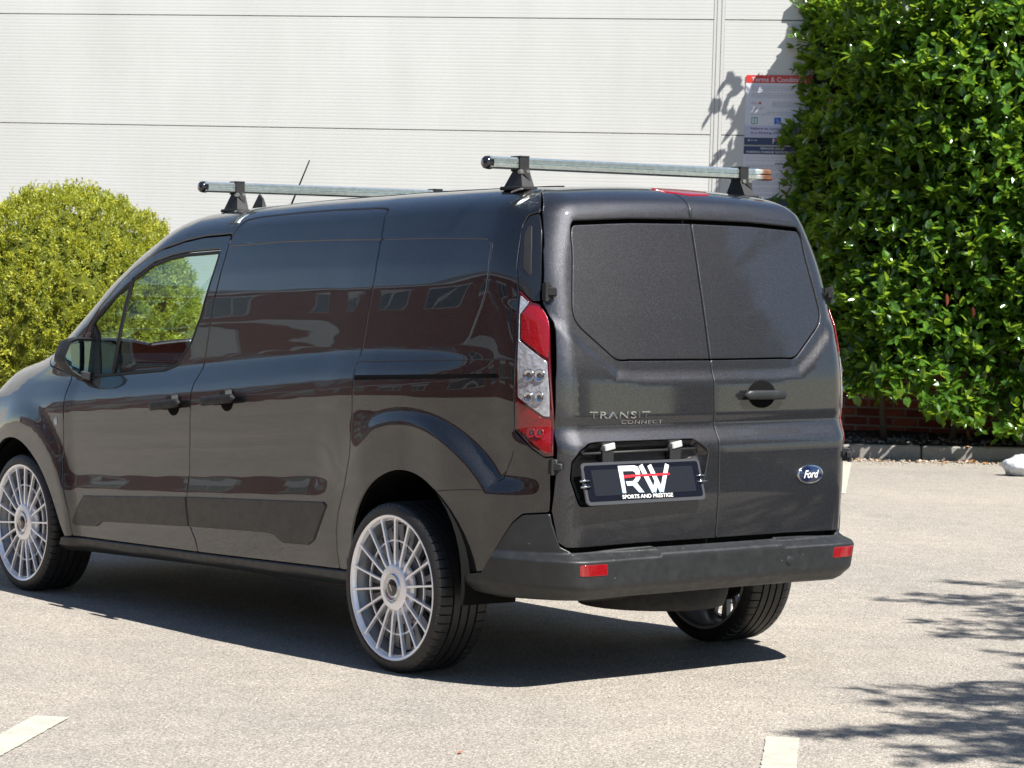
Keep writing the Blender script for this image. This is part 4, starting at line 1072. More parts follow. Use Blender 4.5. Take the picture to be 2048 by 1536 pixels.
for row in range(9):
    for i in range(22):
        x = -.2 + i * .225 + (row % 2) * .1125
        o = bpy.data.objects.new("brick", me_brick); o.location = (x, -.0015 + random.uniform(-.0015, .0015), zb - row * .082); link(o, wh)
rest = MB()
for row in range(9):
    for i in range(-80, 54):
        if -1 < i < 22 or i in (-1,): continue
        rest.box((-.2 + i * .225 + (row % 2) * .1125, -.0015, zb - row * .082), (.1025, .010, .0325))
rest.build("brickwork", M['brick'], wh, kind="stuff")
# ------------------------------------------------------------------ signs on the wall
def sign(label, x0, x1, z0, z1):
    e = empty("wall_sign", label=label, category="sign")
    e.matrix_world = wh.matrix_world @ Matrix.Translation((0, -.012, 0))
    b = MB(); b.prism(rrect(x0, z0, x1, z1, .012), lambda u, v, w: (u, w, v), .004); b.build("board", M['signw'], e)
    return e
M['signw'] = mat("white_sign_board", (.55, .55, .60), .35)
M['signred'] = mat("sign_red", (.48, .035, .022), .4); M['signnavy'] = mat("sign_navy", (.012, .03, .085), .4); M['signgrey'] = mat("sign_small_print", (.36, .37, .44), .5); M['signlilac'] = mat("sign_lilac_band", (.42, .42, .54), .5)
M['signgreen'] = mat("sign_green", (.06, .25, .16), .4); M['signblue'] = mat("sign_blue", (.02, .10, .42), .4); M['orange'] = mat("sign_orange", (.75, .25, .05), .4)
def rect(e, name, m, x0, x1, z0, z1, lv=1, r=0.0):
    y = -.0012 * lv; b = MB()
    q = rrect(x0, z0, x1, z1, r) if r > 0 else [(x0, z0), (x1, z0), (x1, z1), (x0, z1)]
    b.prism(q, lambda u, v, w: (u, y + w, v), .0008); return b.build(name, m, e)
def stext(e, s, m, x, z, w, h, lv=2, **k):
    V, Fc = fit(s, w, h, extrude=.0004, **k); return mesh_np("lettering", [(x + a, -.0012 * lv - c, z + b_) for a, b_, c in V], Fc, m, e)
def smallprint(e, x0, x1, z1, n, dz, seed, hgt=.006):
    r_ = np.random.default_rng(seed); b = MB()
    for i in range(n):
        x = x0; z = z1 - i * dz; xe = x1 - r_.uniform(0, .10)
        while x < xe:
            w = r_.uniform(.012, .045); w = min(w, xe - x + .01); b.box((x + w / 2, -.0018, z), (w / 2, .0004, hgt / 2)); x += w + .008
    b.build("small_print", M['signgrey'], e)
X0, X1 = .272, .885
e1 = sign("white terms and conditions sign with a red header, upper of two beside the hedge", X0, X1, -.085, .555)
rect(e1, "header_band", M['signred'], X0, X1, .482, .555, 1, .010)
stext(e1, "Terms & Conditions", M['signw'], X0 + .05, .494, .50, .042, 2, bold=.012)
smallprint(e1, X0 + .055, X1 - .05, .450, 3, .016, 1); smallprint(e1, X0 + .055, X1 - .05, .385, 3, .016, 2)
rect(e1, "white_field", M['signw'], X0 + .045, X0 + .17, .275, .325, 1)
stext(e1, "Ringo", M['signgrey'], X0 + .055, .288, .06, .018, 3, bold=.02)
V, Fc = lathe([(0, .0006), (.012, .0006), (.012, 0)], 16); mesh_np("red_dot", [(X0 + .135 + a, -.003 - h_, .298 + c) for a, h_, c in V], Fc, M['signred'], e1)
smallprint(e1, X0 + .055, X0 + .19, .255, 2, .012, 3); smallprint(e1, X0 + .25, X1 - .05, .31, 4, .014, 4); smallprint(e1, X0 + .20, X1 - .10, .215, 1, .01, 5, .009); smallprint(e1, X0 + .055, X1 - .05, .195, 1, .01, 6)
rect(e1, "green_icon", M['signgreen'], X0 + .060, X0 + .118, .105, .168); rect(e1, "icon_figure", M['signw'], X0 + .068, X0 + .084, .112, .160, 2); rect(e1, "icon_figure", M['signw'], X0 + .092, X0 + .110, .112, .160, 2)
rect(e1, "blue_icon", M['signblue'], X0 + .27, X0 + .332, .105, .168)
b = MB(); b.tube([tuple((X0 + .30 + .013 * math.cos(t), -.003, .124 + .013 * math.sin(t))) for t in np.linspace(-2.6, 1.2, 12)], .0022, 5); b.tube([(X0 + .296, -.003, .153), (X0 + .297, -.003, .135), (X0 + .311, -.003, .134), (X0 + .317, -.003, .119)], .003, 5); b.build("wheelchair_symbol", M['signw'], e1)
rect(e1, "lilac_band", M['signlilac'], X0, X1, -.015, .092)
stext(e1, "Failure to comply will result", M['signnavy'], X0 + .060, .050, .47, .024, 3, bold=.01); stext(e1, "in a Parking Charge of", M['signnavy'], X0 + .060, .012, .37, .024, 3, bold=.01); stext(e1, "£100", M['signred'], X0 + .445, .012, .075, .024, 3, bold=.01)
smallprint(e1, X0 + .055, X1 - .05, -.002, 1, .01, 8, .005)
rect(e1, "navy_band", M['signnavy'], X0, X1, -.085, -.018)
rect(e1, "white_mark", M['signw'], X0 + .035, X0 + .050, -.050, -.036, 3); smallprint(e1, X0 + .06, X0 + .21, -.043, 1, .01, 9, .007)
stext(e1, "P", M['signw'], X0 + .262, -.075, .018, .05, 3, bold=.03); rect(e1, "red_mark", M['signred'], X0 + .285, X0 + .33, -.045, -.030, 3); rect(e1, "orange_mark", M['orange'], X0 + .44, X0 + .47, -.07, -.03, 3, .01)
e2 = sign("white private land parking sign with a navy header, lower of two beside the hedge", X0 - .002, X1, -.640, -.098)
rect(e2, "navy_header", M['signnavy'], X0 - .002, X1, -.170, -.098, 1)
stext(e2, "PRIVATE LAND", M['signw'], X0 + .155, -.126, .215, .018, 3, bold=.02); stext(e2, "PARKING CHARGE NOTICES APPLY", M['signw'], X0 + .025, -.158, .48, .018, 3, bold=.02)
for i, (za, n) in enumerate(((-.20, 1), (-.225, 1), (-.27, 4), (-.345, 4), (-.42, 3), (-.48, 3), (-.535, 2))): smallprint(e2, X0 + .02, X1 - .06, za, n, .014, 20 + i)
stext(e2, "24/7", M['signnavy'], X0 + .285, -.264, .075, .02, 3, shear=.3, bold=.02)
rect(e2, "navy_footer", M['signnavy'], X0 - .002, X1, -.640, -.575, 1); stext(e2, "P", M['signw'], X0 + .262, -.63, .018, .045, 3, bold=.03); rect(e2, "red_mark", M['signred'], X0 + .285, X0 + .33, -.600, -.588, 3)
# ------------------------------------------------------------------ kerb, planting bed
KA = np.array([7.732, -9.217]); KD = np.array([-.698, -.716]); KD /= np.hypot(*KD); KN = np.array([-KD[1], KD[0]])      # KN points towards the camera side?
if KN @ (np.array([-7.9, 6.3]) - KA) < 0: KN = -KN
def kp(s, t, z): q = KA + KD * s + KN * t; return (q[0], q[1], z)
M['kerb'] = plastic("concrete_kerb", (.19, .18, .165), .9, .35, 120)
kerb = empty("kerb", label="concrete kerb of long stones at the foot of the planting bed", category="kerb")
kerb["kind"] = "structure"
ang = math.atan2(KD[1], KD[0])
bb = MB(); bb.box((0, 0, -.03), (.452, .062, .155), None, .012); me_k = bpy.data.meshes.new("kerb_stone"); me_k.from_pydata(bb.v, [], bb.f); me_k.materials.append(M['kerb'])
for i in range(-15, 7):
    q = kp(-.02 + i * .915 + .15, -.062, 0); o = bpy.data.objects.new("kerb_stone", me_k); o.location = (q[0], q[1], random.uniform(-.002, .002)); o.rotation_euler = (0, 0, ang); link(o, kerb)
def soil():
    m = mat("dark_soil", (.045, .036, .028), .95, spec=.2); t = NT(m); co = t.coord(); n = t.noise(co, 25, 6, .7)
    t.set("Base Color", t.ramp(n, [(.3, (.022, .018, .014)), (.6, (.055, .045, .036)), (.8, (.11, .095, .075))])); t.set("Normal", t.bump(n, 1, .03)); return m
M['soil'] = soil()
b = MB(); nx, ny = 60, 6; V = []
for i in range(nx + 1):
    for j in range(ny + 1): V.append(kp(-14 + 20.5 * i / nx, -.12 - 2.9 * j / ny, .115 + .02 * random.random() + .012 * j))
b.raw(V, [(i * (ny + 1) + j, i * (ny + 1) + j + 1, (i + 1) * (ny + 1) + j + 1, (i + 1) * (ny + 1) + j) for i in range(nx) for j in range(ny)]); b.build("planting_bed", M['soil'], kind="structure")
def blobs(name, P, S, m, seed, **tags):
    """many small stones joined in one mesh"""
    r_ = np.random.default_rng(seed); ico = np.array([(0, 0, 1), (.9, 0, .3), (.28, .85, .3), (-.72, .53, .3), (-.72, -.53, .3), (.28, -.85, .3), (0, 0, -.7)], float)
    f = np.array([(0, 1, 2), (0, 2, 3), (0, 3, 4), (0, 4, 5), (0, 5, 1), (6, 2, 1), (6, 3, 2), (6, 4, 3), (6, 5, 4), (6, 1, 5)])
    n = len(P); A_ = r_.uniform(0, 6.28, n); sc = r_.uniform(.6, 1.4, (n, 1, 3)) * S[:, None, None] * [1, 1, .65]
    v = ico[None] * sc; c, s = np.cos(A_)[:, None], np.sin(A_)[:, None]
    v = np.stack([v[..., 0] * c - v[..., 1] * s, v[..., 0] * s + v[..., 1] * c, v[..., 2]], 2) + P[:, None]
    F_ = (f[None] + (np.arange(n) * 7)[:, None, None]).reshape(-1, 3)
    return mesh_np(name, v.reshape(-1, 3), F_, m, None, **tags)
def stonemat(name, a, c_):
    m = mat(name, a, .85); t = NT(m); v = t.add("ShaderNodeTexVoronoi", None, Vector=t.coord(), Scale=30.0)
    t.set("Base Color", t.ramp(v.outputs["Color"], [(.2, a), (.8, c_)])); return m
n = 2600; s_ = rng.uniform(-3, 6, n); t_ = -rng.uniform(.13, 1.7, n)
P = np.array([kp(a, b_, 0) for a, b_ in zip(s_, t_)]); P[:, 2] = .128 + rng.uniform(0, .02, n)
blobs("bed_gravel", P, rng.uniform(.010, .030, n), stonemat("bed_stone", (.05, .045, .042), (.20, .19, .17)), 3, kind="stuff", label="dark gravel and crumbs of soil on the planting bed", category="gravel")
n = 7500; s_ = rng.uniform(-9, 6, n); t_ = np.abs(rng.normal(0, .11, n)) + .006 + (rng.random(n) < .4) * rng.uniform(0, .55, n)
P = np.array([kp(a, b_, 0) for a, b_ in zip(s_, t_)]); P[:, 2] = .004
blobs("kerb_grit", P, rng.uniform(.005, .021, n) * np.clip(1.2 - t_ * 1.6, .4, 1.2), stonemat("tan_grit", (.20, .14, .095), (.42, .36, .29)), 4, kind="stuff", label="tan grit and small stones collected along the kerb", category="grit")
n = 500; P = np.stack([rng.uniform(-5, 9, n), rng.uniform(-8.5, 5, n), np.full(n, .002)], 1)
blobs("loose_grit", P, rng.uniform(.002, .0055, n), stonemat("pale_grit", (.28, .25, .22), (.55, .53, .49)), 6, kind="stuff", label="scattered pale grit on the tarmac", category="grit")
# leaf litter by the kerb
def leaf_shape(k=1.0):
    V = [(0, 0, 0), (.25, .30, .02), (.25, -.30, .02), (.62, .34, .03), (.62, -.34, .03), (1, 0, -.10), (.27, 0, -.06), (.64, 0, -.07)]
    V = [(x, y * k, z) for x, y, z in V]
    Fc = [(0, 6, 1), (0, 2, 6), (1, 6, 7), (1, 7, 3), (6, 2, 4), (6, 4, 7), (3, 7, 5), (7, 4, 5)]
    return np.array(V), np.array(Fc)
def leaves(name, P, D, U, L, Wd, m, parent=None, **tags):
    """P base points, D leaf directions, U up (normal) hints, L length, Wd width factor"""
    V0, F0 = leaf_shape(1.0); n = len(P)
    D = D / (np.linalg.norm(D, axis=1, keepdims=True) + 1e-9); S = np.cross(D, U); S /= np.linalg.norm(S, axis=1, keepdims=True) + 1e-9; N = np.cross(S, D)
    v = P[:, None] + (D[:, None] * V0[None, :, 0:1] + S[:, None] * (V0[None, :, 1:2] * Wd[:, None, None]) + N[:, None] * V0[None, :, 2:3]) * L[:, None, None]
    F_ = (F0[None] + (np.arange(n) * 8)[:, None, None]).reshape(-1, 3)
    return mesh_np(name, v.reshape(-1, 3), F_, m, parent, **tags)
def leafmat(name, stops, trans, tcol, rough=.35, rnd_obj=False):
    m = mat(name, stops[0][1], rough, spec=.5); t = NT(m); co = t.coord()
    n1 = t.add("ShaderNodeTexWhiteNoise") if False else None
    v = t.add("ShaderNodeTexVoronoi", None, Vector=co, Scale=14.0)
    n = t.noise(co, 1.8, 3, .5)
    f = t.math('ADD', t.math('MULTIPLY', t.add("ShaderNodeSeparateColor", None, Color=v.outputs["Color"]).outputs[0], .7), t.math('MULTIPLY', n, .3))
    c = t.ramp(f, stops); t.set("Base Color", c)
    tr = t.add("ShaderNodeBsdfTranslucent", None, Color=t.mix(c, tcol, .75))
    mx = t.add("ShaderNodeMixShader", None, Fac=trans, i1=t.b.outputs[0], i2=tr.outputs[0])
    t.l.new(mx.outputs[0], t.n["Material Output"].inputs["Surface"]); return m
M['laurel'] = leafmat("laurel_leaf", [(.1, (.018, .050, .010)), (.45, (.038, .100, .014)), (.8, (.080, .180, .022)), (1, (.15, .27, .035))], .42, (.40, .58, .04), .20)
M['gold'] = leafmat("golden_conifer_leaf", [(.1, (.09, .12, .012)), (.45, (.21, .245, .018)), (.8, (.36, .365, .035)), (1, (.50, .46, .08))], .36, (.60, .60, .05), .5)
M['conifer'] = leafmat("dark_conifer_needles", [(.2, (.012, .035, .012)), (.8, (.035, .080, .025))], .15, (.08, .16, .03), .55)
M['dead'] = mat("dry_leaf", (.24, .12, .045), .7); M['deadred'] = mat("red_brown_leaf", (.30, .07, .03), .6); M['yel'] = mat("orange_leaf", (.55, .22, .02), .6)
M['core'] = mat("deep_hedge_shade", (.010, .013, .006), .95, spec=.1)
M['bark'] = plastic("bark", (.09, .07, .05), .95, .4, 60)
def one_leaf(name, p, rz, L, w, m, label, tilt=.2, cat="leaf", parent=None):
    V0, F0 = leaf_shape(w); R = Matrix.Rotation(rz, 3, 'Z') @ Matrix.Rotation(tilt, 3, 'X')
    V = [tuple(R @ (Vector(v) * L)) for v in V0]
    o = mesh_np(name, V, [list(map(int, f)) for f in F0], m, parent, label=label, category=cat); o.location = p; return o
one_leaf("fallen_leaf", kp(2.33, .16, .03), ang + .1, .13, .9, M['yel'], "bright orange fallen leaf lying against the foot of the kerb", .5)
one_leaf("fallen_leaf", (.63, -1.72, .01), .6, .07, .6, M['dead'], "small orange-brown scrap on the tarmac right of the van", .3)
one_leaf("fallen_leaf", (-1.49, 1.64, .008), 2.1, .035, .7, M['deadred'], "tiny red scrap on the tarmac below the rear bumper", .2)
one_leaf("fallen_leaf", (-2.25, -.35, .008), 1.1, .035, .7, M['yel'], "tiny orange leaf in the tree shadow at the lower right", .2)
one_leaf("fallen_leaf", kp(.98, -.32, .20), ang + 1.2, .16, .9, M['dead'], "curled tan dead leaf standing on the planting bed", 1.1)
n = 900; s_ = rng.uniform(-6, 5.5, n); t_ = np.where(rng.random(n) < .5, rng.uniform(-.9, .35, n), np.abs(rng.normal(0, .14, n)))
P = np.array([kp(a, b_, 0) for a, b_ in zip(s_, t_)]); P[:, 2] = np.where(t_ < -.12, .14, np.where(t_ < 0.01, .13, .012))
D = rng.normal(0, 1, (n, 3)); D[:, 2] *= .15; U = rng.normal(0, .35, (n, 3)) + [0, 0, 1]
leaves("leaf_litter", P, D, U, rng.uniform(.03, .075, n), rng.uniform(.4, .8, n), M['dead'], kind="stuff", label="dry brown leaf litter along the kerb", category="leaf litter")
b = MB(); b.box((0, 0, 0), (.21, .09, .025), None, .008); o = b.build("stone_slab", M['kerb'], label="small grey concrete slab tilted on the bed under the hedge", category="slab")
q = kp(1.62, -.42, .175); o.location = q; o.rotation_euler = (.75, .10, ang + .1)
# crumpled white bag by the kerb at the right
import bmesh
bm = bmesh.new(); bmesh.ops.create_icosphere(bm, subdivisions=4, radius=1.0)
for v in bm.verts:
    p = v.co; k = 1 + .10 * math.sin(5 * p.x + 3 * p.y) * math.cos(4 * p.z + 2 * p.x) + .05 * math.sin(13 * p.y + 7 * p.z) + .03 * math.sin(23 * p.x)
    v.co = Vector((p.x * .20 * k, p.y * .13 * k, max(-.6, p.z) * .10 * k + .062))
me = bpy.data.meshes.new("plastic_bag"); bm.to_mesh(me); bm.free(); me.polygons.foreach_set("use_smooth", [True] * len(me.polygons)); me.materials.append(mat("white_bag_plastic", (.48, .50, .52), .3, coat=.3))
o = link(bpy.data.objects.new("plastic_bag", me), None, label="crumpled white plastic bag on the tarmac by the kerb at the right edge", category="bag"); o.location = (5.66, -9.10, 0); o.rotation_euler = (0, 0, ang)
# ------------------------------------------------------------------ laurel hedge (frame of the wall: x right, y into the wall, z up)
hedge = empty("laurel_hedge", label="tall glossy green laurel hedge against the white wall on the right", category="hedge")
WM = np.array([[WX.x, WY.x, WZ.x], [WX.y, WY.y, WZ.y], [WX.z, WY.z, WZ.z]]); WOn = np.array(WO)
def W3(P): return P @ WM.T + WOn
def hedge_surface(n, r_):
    """points on a rounded block: front, left end and top; returns local pos, outward normal"""
    HX0, HX1, HY0, HY1, HZ1 = .77, 6.2, -1.72, -.06, 1.75
    k = r_.random(n); P = np.empty((n, 3)); N = np.empty((n, 3))
    f = k < .64; l = (k >= .64) & (k < .86); tp_ = k >= .86
    P[f] = np.stack([r_.uniform(HX0, HX1, f.sum()), np.full(f.sum(), HY0), r_.uniform(-2.62, HZ1, f.sum())], 1); N[f] = (0, -1, 0)
    P[l] = np.stack([np.full(l.sum(), HX0), r_.uniform(HY0, HY1, l.sum()), r_.uniform(-2.3, HZ1, l.sum())], 1); N[l] = (-1, 0, 0)
    P[tp_] = np.stack([r_.uniform(HX0, HX1, tp_.sum()), r_.uniform(HY0, HY1, tp_.sum()), np.full(tp_.sum(), HZ1)], 1); N[tp_] = (0, 0, 1)
    # rounded corners: pull the left front edge and the top front edge in
    def rnd(a, b_, ra):
        u = np.clip((ra - a) / ra, 0, 1); v = np.clip((ra - b_) / ra, 0, 1); L = np.hypot(u, v) + 1e-9; s = np.where(L > 1, 1 / L, 1.0); return u * s, v * s, (u > 0) & (v > 0)
    rx_, ry_ = .75, .70
    def corner(a, b_, rx, ry):
        u = np.clip((rx - a) / rx, 0, 1); v = np.clip((ry - b_) / ry, 0, 1); L = np.hypot(u, v) + 1e-9; return u / L, v / L, (u > 0) & (v > 0) & (L > .0)
    u, v, m = corner(P[:, 0] - HX0, P[:, 1] - HY0, rx_, ry_)
    q = m & ~tp_; P[q, 0] = HX0 + rx_ * (1 - u[q]); P[q, 1] = HY0 + ry_ * (1 - v[q]); N[q] = N[q] * .1 + np.stack([-u[q] / rx_, -v[q] / ry_, 0 * u[q]], 1)
    q2 = m & tp_ & (np.hypot(np.clip((rx_ - P[:, 0] + HX0) / rx_, 0, 1), np.clip((ry_ - P[:, 1] + HY0) / ry_, 0, 1)) > 1); P[q2, 2] = -9
    # roll the face back towards the top
    rb = 1.10
    t_ = np.clip((P[:, 2] - (HZ1 - rb)) / rb, 0, 1); sh = .60 * (1 - np.sqrt(np.maximum(0, 1 - t_ ** 2)))
    P[:, 1] = np.minimum(P[:, 1] + sh, HY1); q = (t_ > 0) & ~tp_
    P[q, 0] += 0.0
    N[q] = N[q] + np.stack([0 * t_[q], 0 * t_[q], t_[q] ** 2 * .9], 1)
    if False: u = v = 0 * P[:, 0]
    q = np.zeros(len(P), bool)
    u = v = P[:, 0] * 0; N[q] = N[q] * .2 + np.stack([0 * u[q], -v[q], u[q]], 1)
    N /= np.linalg.norm(N, axis=1, keepdims=True)
    sl = np.clip(-P[:, 1], 0, 1.72); P[:, 0] += .44 * sl * np.clip(1 - (P[:, 0] - HX0) / 3.0, 0, 1)
    P[:, 2] -= np.clip(.50 - (P[:, 0] - .8 - .44 * sl) * .45, 0, .50) * np.clip((P[:, 2] + .6) / 2.0, 0, 1)
    w = .075 * (np.sin(P[:, 0] * 3.1 + P[:, 2] * 1.7) + np.sin(P[:, 0] * 7.3 - P[:, 2] * 4.9) * .6 + np.sin(P[:, 2] * 9.1 + P[:, 0] * 2.0) * .5)
    P += N * w[:, None]
    # ragged lower edge: higher on the left
    low = np.interp(P[:, 0], [.8, 1.5, 2.0, 2.4, 3.2, 6], [-2.20, -2.28, -2.34, -2.56, -2.60, -2.62]) + .05 * np.sin(P[:, 0] * 11) + .03 * np.sin(P[:, 0] * 27)
    return P, N, low
NLF = 50000
r_ = np.random.default_rng(11)
P, N, low = hedge_surface(NLF, r_)
dep = r_.random(NLF) ** 1.4 * .34
keep = (P[:, 2] > low) ; P, N, dep = P[keep], N[keep], dep[keep]; n = len(P)
# cluster leaves in whorls: shoot tips
ntip = 5200; tid = r_.integers(0, n, ntip); 
grp = np.arange(n) % 9
tsel = r_.integers(0, ntip, n); use = r_.random(n) < .62
base = np.where(use[:, None], P[tid[tsel]], P); nb = np.where(use[:, None], N[tid[tsel]], N); dd = np.where(use, r_.uniform(-.11, .16, ntip)[tsel], dep)
tdir = r_.normal(0, .42, (ntip, 3)) + [0, 0, .42]
D = nb * r_.uniform(.35, 1.0, (n, 1)) + r_.normal(0, .62, (n, 3)) + [0, 0, .12]
D = np.where(use[:, None], nb * .45 + tdir[tsel] * .6 + r_.normal(0, .62, (n, 3)), D)
U = np.array([[0, -.15, 1.0]]) + nb * .55 + r_.normal(0, .38, (n, 3))
Pp = base - nb * dd[:, None] + r_.normal(0, .012, (n, 3))
L = r_.uniform(.070, .130, n); Wd = r_.uniform(.55, .80, n)
Pw, Dw, Uw = W3(Pp), D @ WM.T, U @ WM.T
vis = np.where((Pp[:, 1] < -1.2) & (Pp[:, 0] > 1.2) & (Pp[:, 0] < 3.2) & (Pp[:, 2] > -2.2) & (Pp[:, 2] < .9) & (L > .095) & (dd < .05))[0][:300]
msk = np.ones(n, bool); msk[vis] = False
leaves("foliage", Pw[msk], Dw[msk], Uw[msk], L[msk], Wd[msk], M['laurel'], hedge, kind="stuff")
V0, F0 = leaf_shape(.66); me_leaf = bpy.data.meshes.new("leaf"); me_leaf.from_pydata([tuple(v) for v in V0], [], [list(map(int, f)) for f in F0]); me_leaf.materials.append(M['laurel'])
for i in vis:
    d = Vector(Dw[i]).normalized(); s = d.cross(Vector(Uw[i])).normalized(); nn = s.cross(d)
    o = bpy.data.objects.new("leaf", me_leaf); Lf = float(L[i])
    o.matrix_world = Matrix(((d.x * Lf, s.x * Lf, nn.x * Lf, Pw[i][0]), (d.y * Lf, s.y * Lf, nn.y * Lf, Pw[i][1]), (d.z * Lf, s.z * Lf, nn.z * Lf, Pw[i][2]), (0, 0, 0, 1))); link(o, hedge)
for (x, z) in ((1.62, -1.35), (2.20, -1.40), (2.42, -1.50), (1.10, .35)):
    V0, F0 = leaf_shape(.55); p = W3(np.array([[x, -1.70 + .35 * (x < 2.0) + .6 * (x < 1.5), z]]))[0]; o = mesh_np("withered_leaf", V0 * .11, [list(map(int, f)) for f in F0], M['deadred'], hedge); o.location = p; o.rotation_euler = (.3, 1.35, ang + 1.2)
# solid inner mass, its near-black colour standing in for deep shade; stems
def lump(name, lo, hi, m, parent, seed, amp=.06, step=.22):
    rr = np.random.default_rng(seed); bm = bmesh.new(); bmesh.ops.create_cube(bm, size=1.0)
    bmesh.ops.subdivide_edges(bm, edges=bm.edges[:], cuts=9, use_grid_fill=True)
    lo, hi = np.array(lo), np.array(hi); V = np.array([tuple(v.co) for v in bm.verts]); Vn = V / np.abs(V).max(1, keepdims=True)
    sp = V / np.linalg.norm(V, axis=1, keepdims=True) * .5; V = V * .72 + sp * .28 * 1.25
    W_ = lo + (V + .5) * (hi - lo) + rr.normal(0, amp, V.shape)
    Fc = [[v.index for v in f.verts] for f in bm.faces]; bm.free()
    return mesh_np(name, W3(W_), Fc, m, parent)
lump("shade_core", (1.02, -.62, -1.95), (2.3, -.08, .80), M['core'], hedge, 6)
lump("shade_core", (1.30, -1.0, -1.95), (2.3, -.3, .95), M['core'], hedge, 7)
lump("shade_core", (1.62, -1.30, -2.0), (6.2, -.10, 1.10), M['core'], hedge, 5)
b = MB()
for i in range(11):
    x = 1.3 + i * .45 + r_.uniform(-.1, .1); y = -.75 + r_.uniform(-.15, .15)
    p0 = W3(np.array([[x, y, -2.78]]))[0]; p1 = W3(np.array([[x + r_.uniform(-.25, .25), y + r_.uniform(-.2, .2), -1.7]]))[0]; pm = (p0 + p1) / 2 + r_.normal(0, .04, 3)
    b.tube([p0, pm, p1], [.035, .028, .02], 7)
b.build("stem", M['bark'], hedge, True)
# long shoots sticking out of the top left corner
shoots = MB(); SP = []; SD = []
for (x, z, dx, dz) in ((.86, 1.05, -.24, .20), (.95, 1.25, -.20, .30), (.90, .80, -.16, .06), (1.25, 1.5, .05, .40), (1.8, 1.55, .1, .35)):
    a_ = np.array([x, -.42, z]); e_ = a_ + np.array([dx, -.05, dz]); shoots.tube([tuple(p) for p in W3(np.stack([a_, (a_ + e_) / 2 + [0, 0, .02], e_]))], [.005, .004, .003], 5)
    for k in range(9):
        s = (k + 1) / 9; SP.append(a_ + (e_ - a_) * s); SD.append((e_ - a_) / np.linalg.norm(e_ - a_) * .6 + r_.normal(0, .5, 3) + [0, -.1, .1])
shoots.build("shoot", M['laurel'], hedge, True)
SP, SD = np.array(SP), np.array(SD); k = len(SP)
leaves("shoot_foliage", W3(SP), SD @ WM.T, (np.array([[0, -.6, 1.0]]) + r_.normal(0, .3, (k, 3))) @ WM.T, r_.uniform(.08, .12, k), r_.uniform(.6, .8, k), M['laurel'], hedge, kind="stuff")
# ------------------------------------------------------------------ golden bush
bush = empty("golden_bush", (11.05, -3.50, .1), label="rounded yellow-green golden conifer bush against the white wall on the left", category="bush")
def ell(n, r_, C0, R0, pz=-.75):
    d = r_.normal(0, 1, (n * 2, 3)); d /= np.linalg.norm(d, axis=1, keepdims=True); d = d[d[:, 2] > pz][:n]
    return d
n = 120000; d_ = ell(n, r_, None, None); n = len(d_)
C0 = np.array([11.05, -3.50, 1.06]); R0 = np.array([1.08, 1.08, 1.13])
lob = 1 + .016 * np.sin(d_[:, 0] * 9 + d_[:, 2] * 7) + .014 * np.sin(d_[:, 1] * 13 - d_[:, 2] * 9 + 1) + .02 * np.sin(d_[:, 0] * 21 + d_[:, 1] * 17) + .014 * np.sin(d_[:, 2] * 31 + d_[:, 1] * 23)
nt = 5200; tips = r_.integers(0, n, nt); ti = r_.integers(0, nt, n)
dep = r_.random(n) ** 1.5 * .16
cen = C0 + (d_[tips] * R0) * lob[tips][:, None]
out = d_[tips] / R0; out /= np.linalg.norm(out, axis=1, keepdims=True)
tdep = r_.random(nt) ** 2 * .07
cen = cen - out * tdep[:, None]
sd = out * .8 + [0, 0, .45] + r_.normal(0, .35, (nt, 3)); sd /= np.linalg.norm(sd, axis=1, keepdims=True)
s = r_.random(n)
Pn = cen[ti] + sd[ti] * (s[:, None] * .085 - .045) + r_.normal(0, .012, (n, 3))
Dn = sd[ti] * .9 + r_.normal(0, .55, (n, 3)); Un = out[ti] * .5 + [0, 0, .5] + r_.normal(0, .6, (n, 3))
okk = Pn[:, 2] > .12
leaves("foliage", Pn[okk], Dn[okk], Un[okk], r_.uniform(.018, .038, n)[okk], r_.uniform(.35, .65, n)[okk], M['gold'], bush, kind="stuff").matrix_parent_inverse = Matrix.Translation((-11.05, 3.50, -.1))
bm = bmesh.new(); bmesh.ops.create_icosphere(bm, subdivisions=4, radius=1.0)
for v in bm.verts: v.co = Vector((v.co.x * .94, v.co.y * .94, v.co.z * .98 + .92)) + Vector(r_.normal(0, .02, 3))
me = bpy.data.meshes.new("shade_core"); bm.to_mesh(me); bm.free(); me.materials.append(mat("bush_interior", (.06, .07, .010), .95, spec=.1)); link(bpy.data.objects.new("shade_core", me), bush)  # solid core, coloured dark as shade in the gaps between leaves
# a few upright sprigs on top
SP = []; SD = []
for i in range(46):
    a_ = r_.uniform(0, 6.28); rr = r_.uniform(0, .9); p = C0 + np.array([rr * 1.08 * math.cos(a_), rr * 1.08 * math.sin(a_), 1.13 * math.sqrt(max(0, 1 - rr * rr))]); dd_ = np.array([.3 * math.cos(a_), .3 * math.sin(a_), 1]) + r_.normal(0, .2, 3)
    for k in range(12): SP.append(p + dd_ * (k * .007)); SD.append(dd_ * .7 + r_.normal(0, .5, 3))
SP, SD = np.array(SP), np.array(SD); k = len(SP)
leaves("sprig", SP, SD, np.array([[0, 0, 1.0]]) + r_.normal(0, .5, (k, 3)), r_.uniform(.02, .04, k), np.full(k, .5), M['gold'], bush, kind="stuff").matrix_parent_inverse = Matrix.Translation((-11.05, 3.50, -.1))
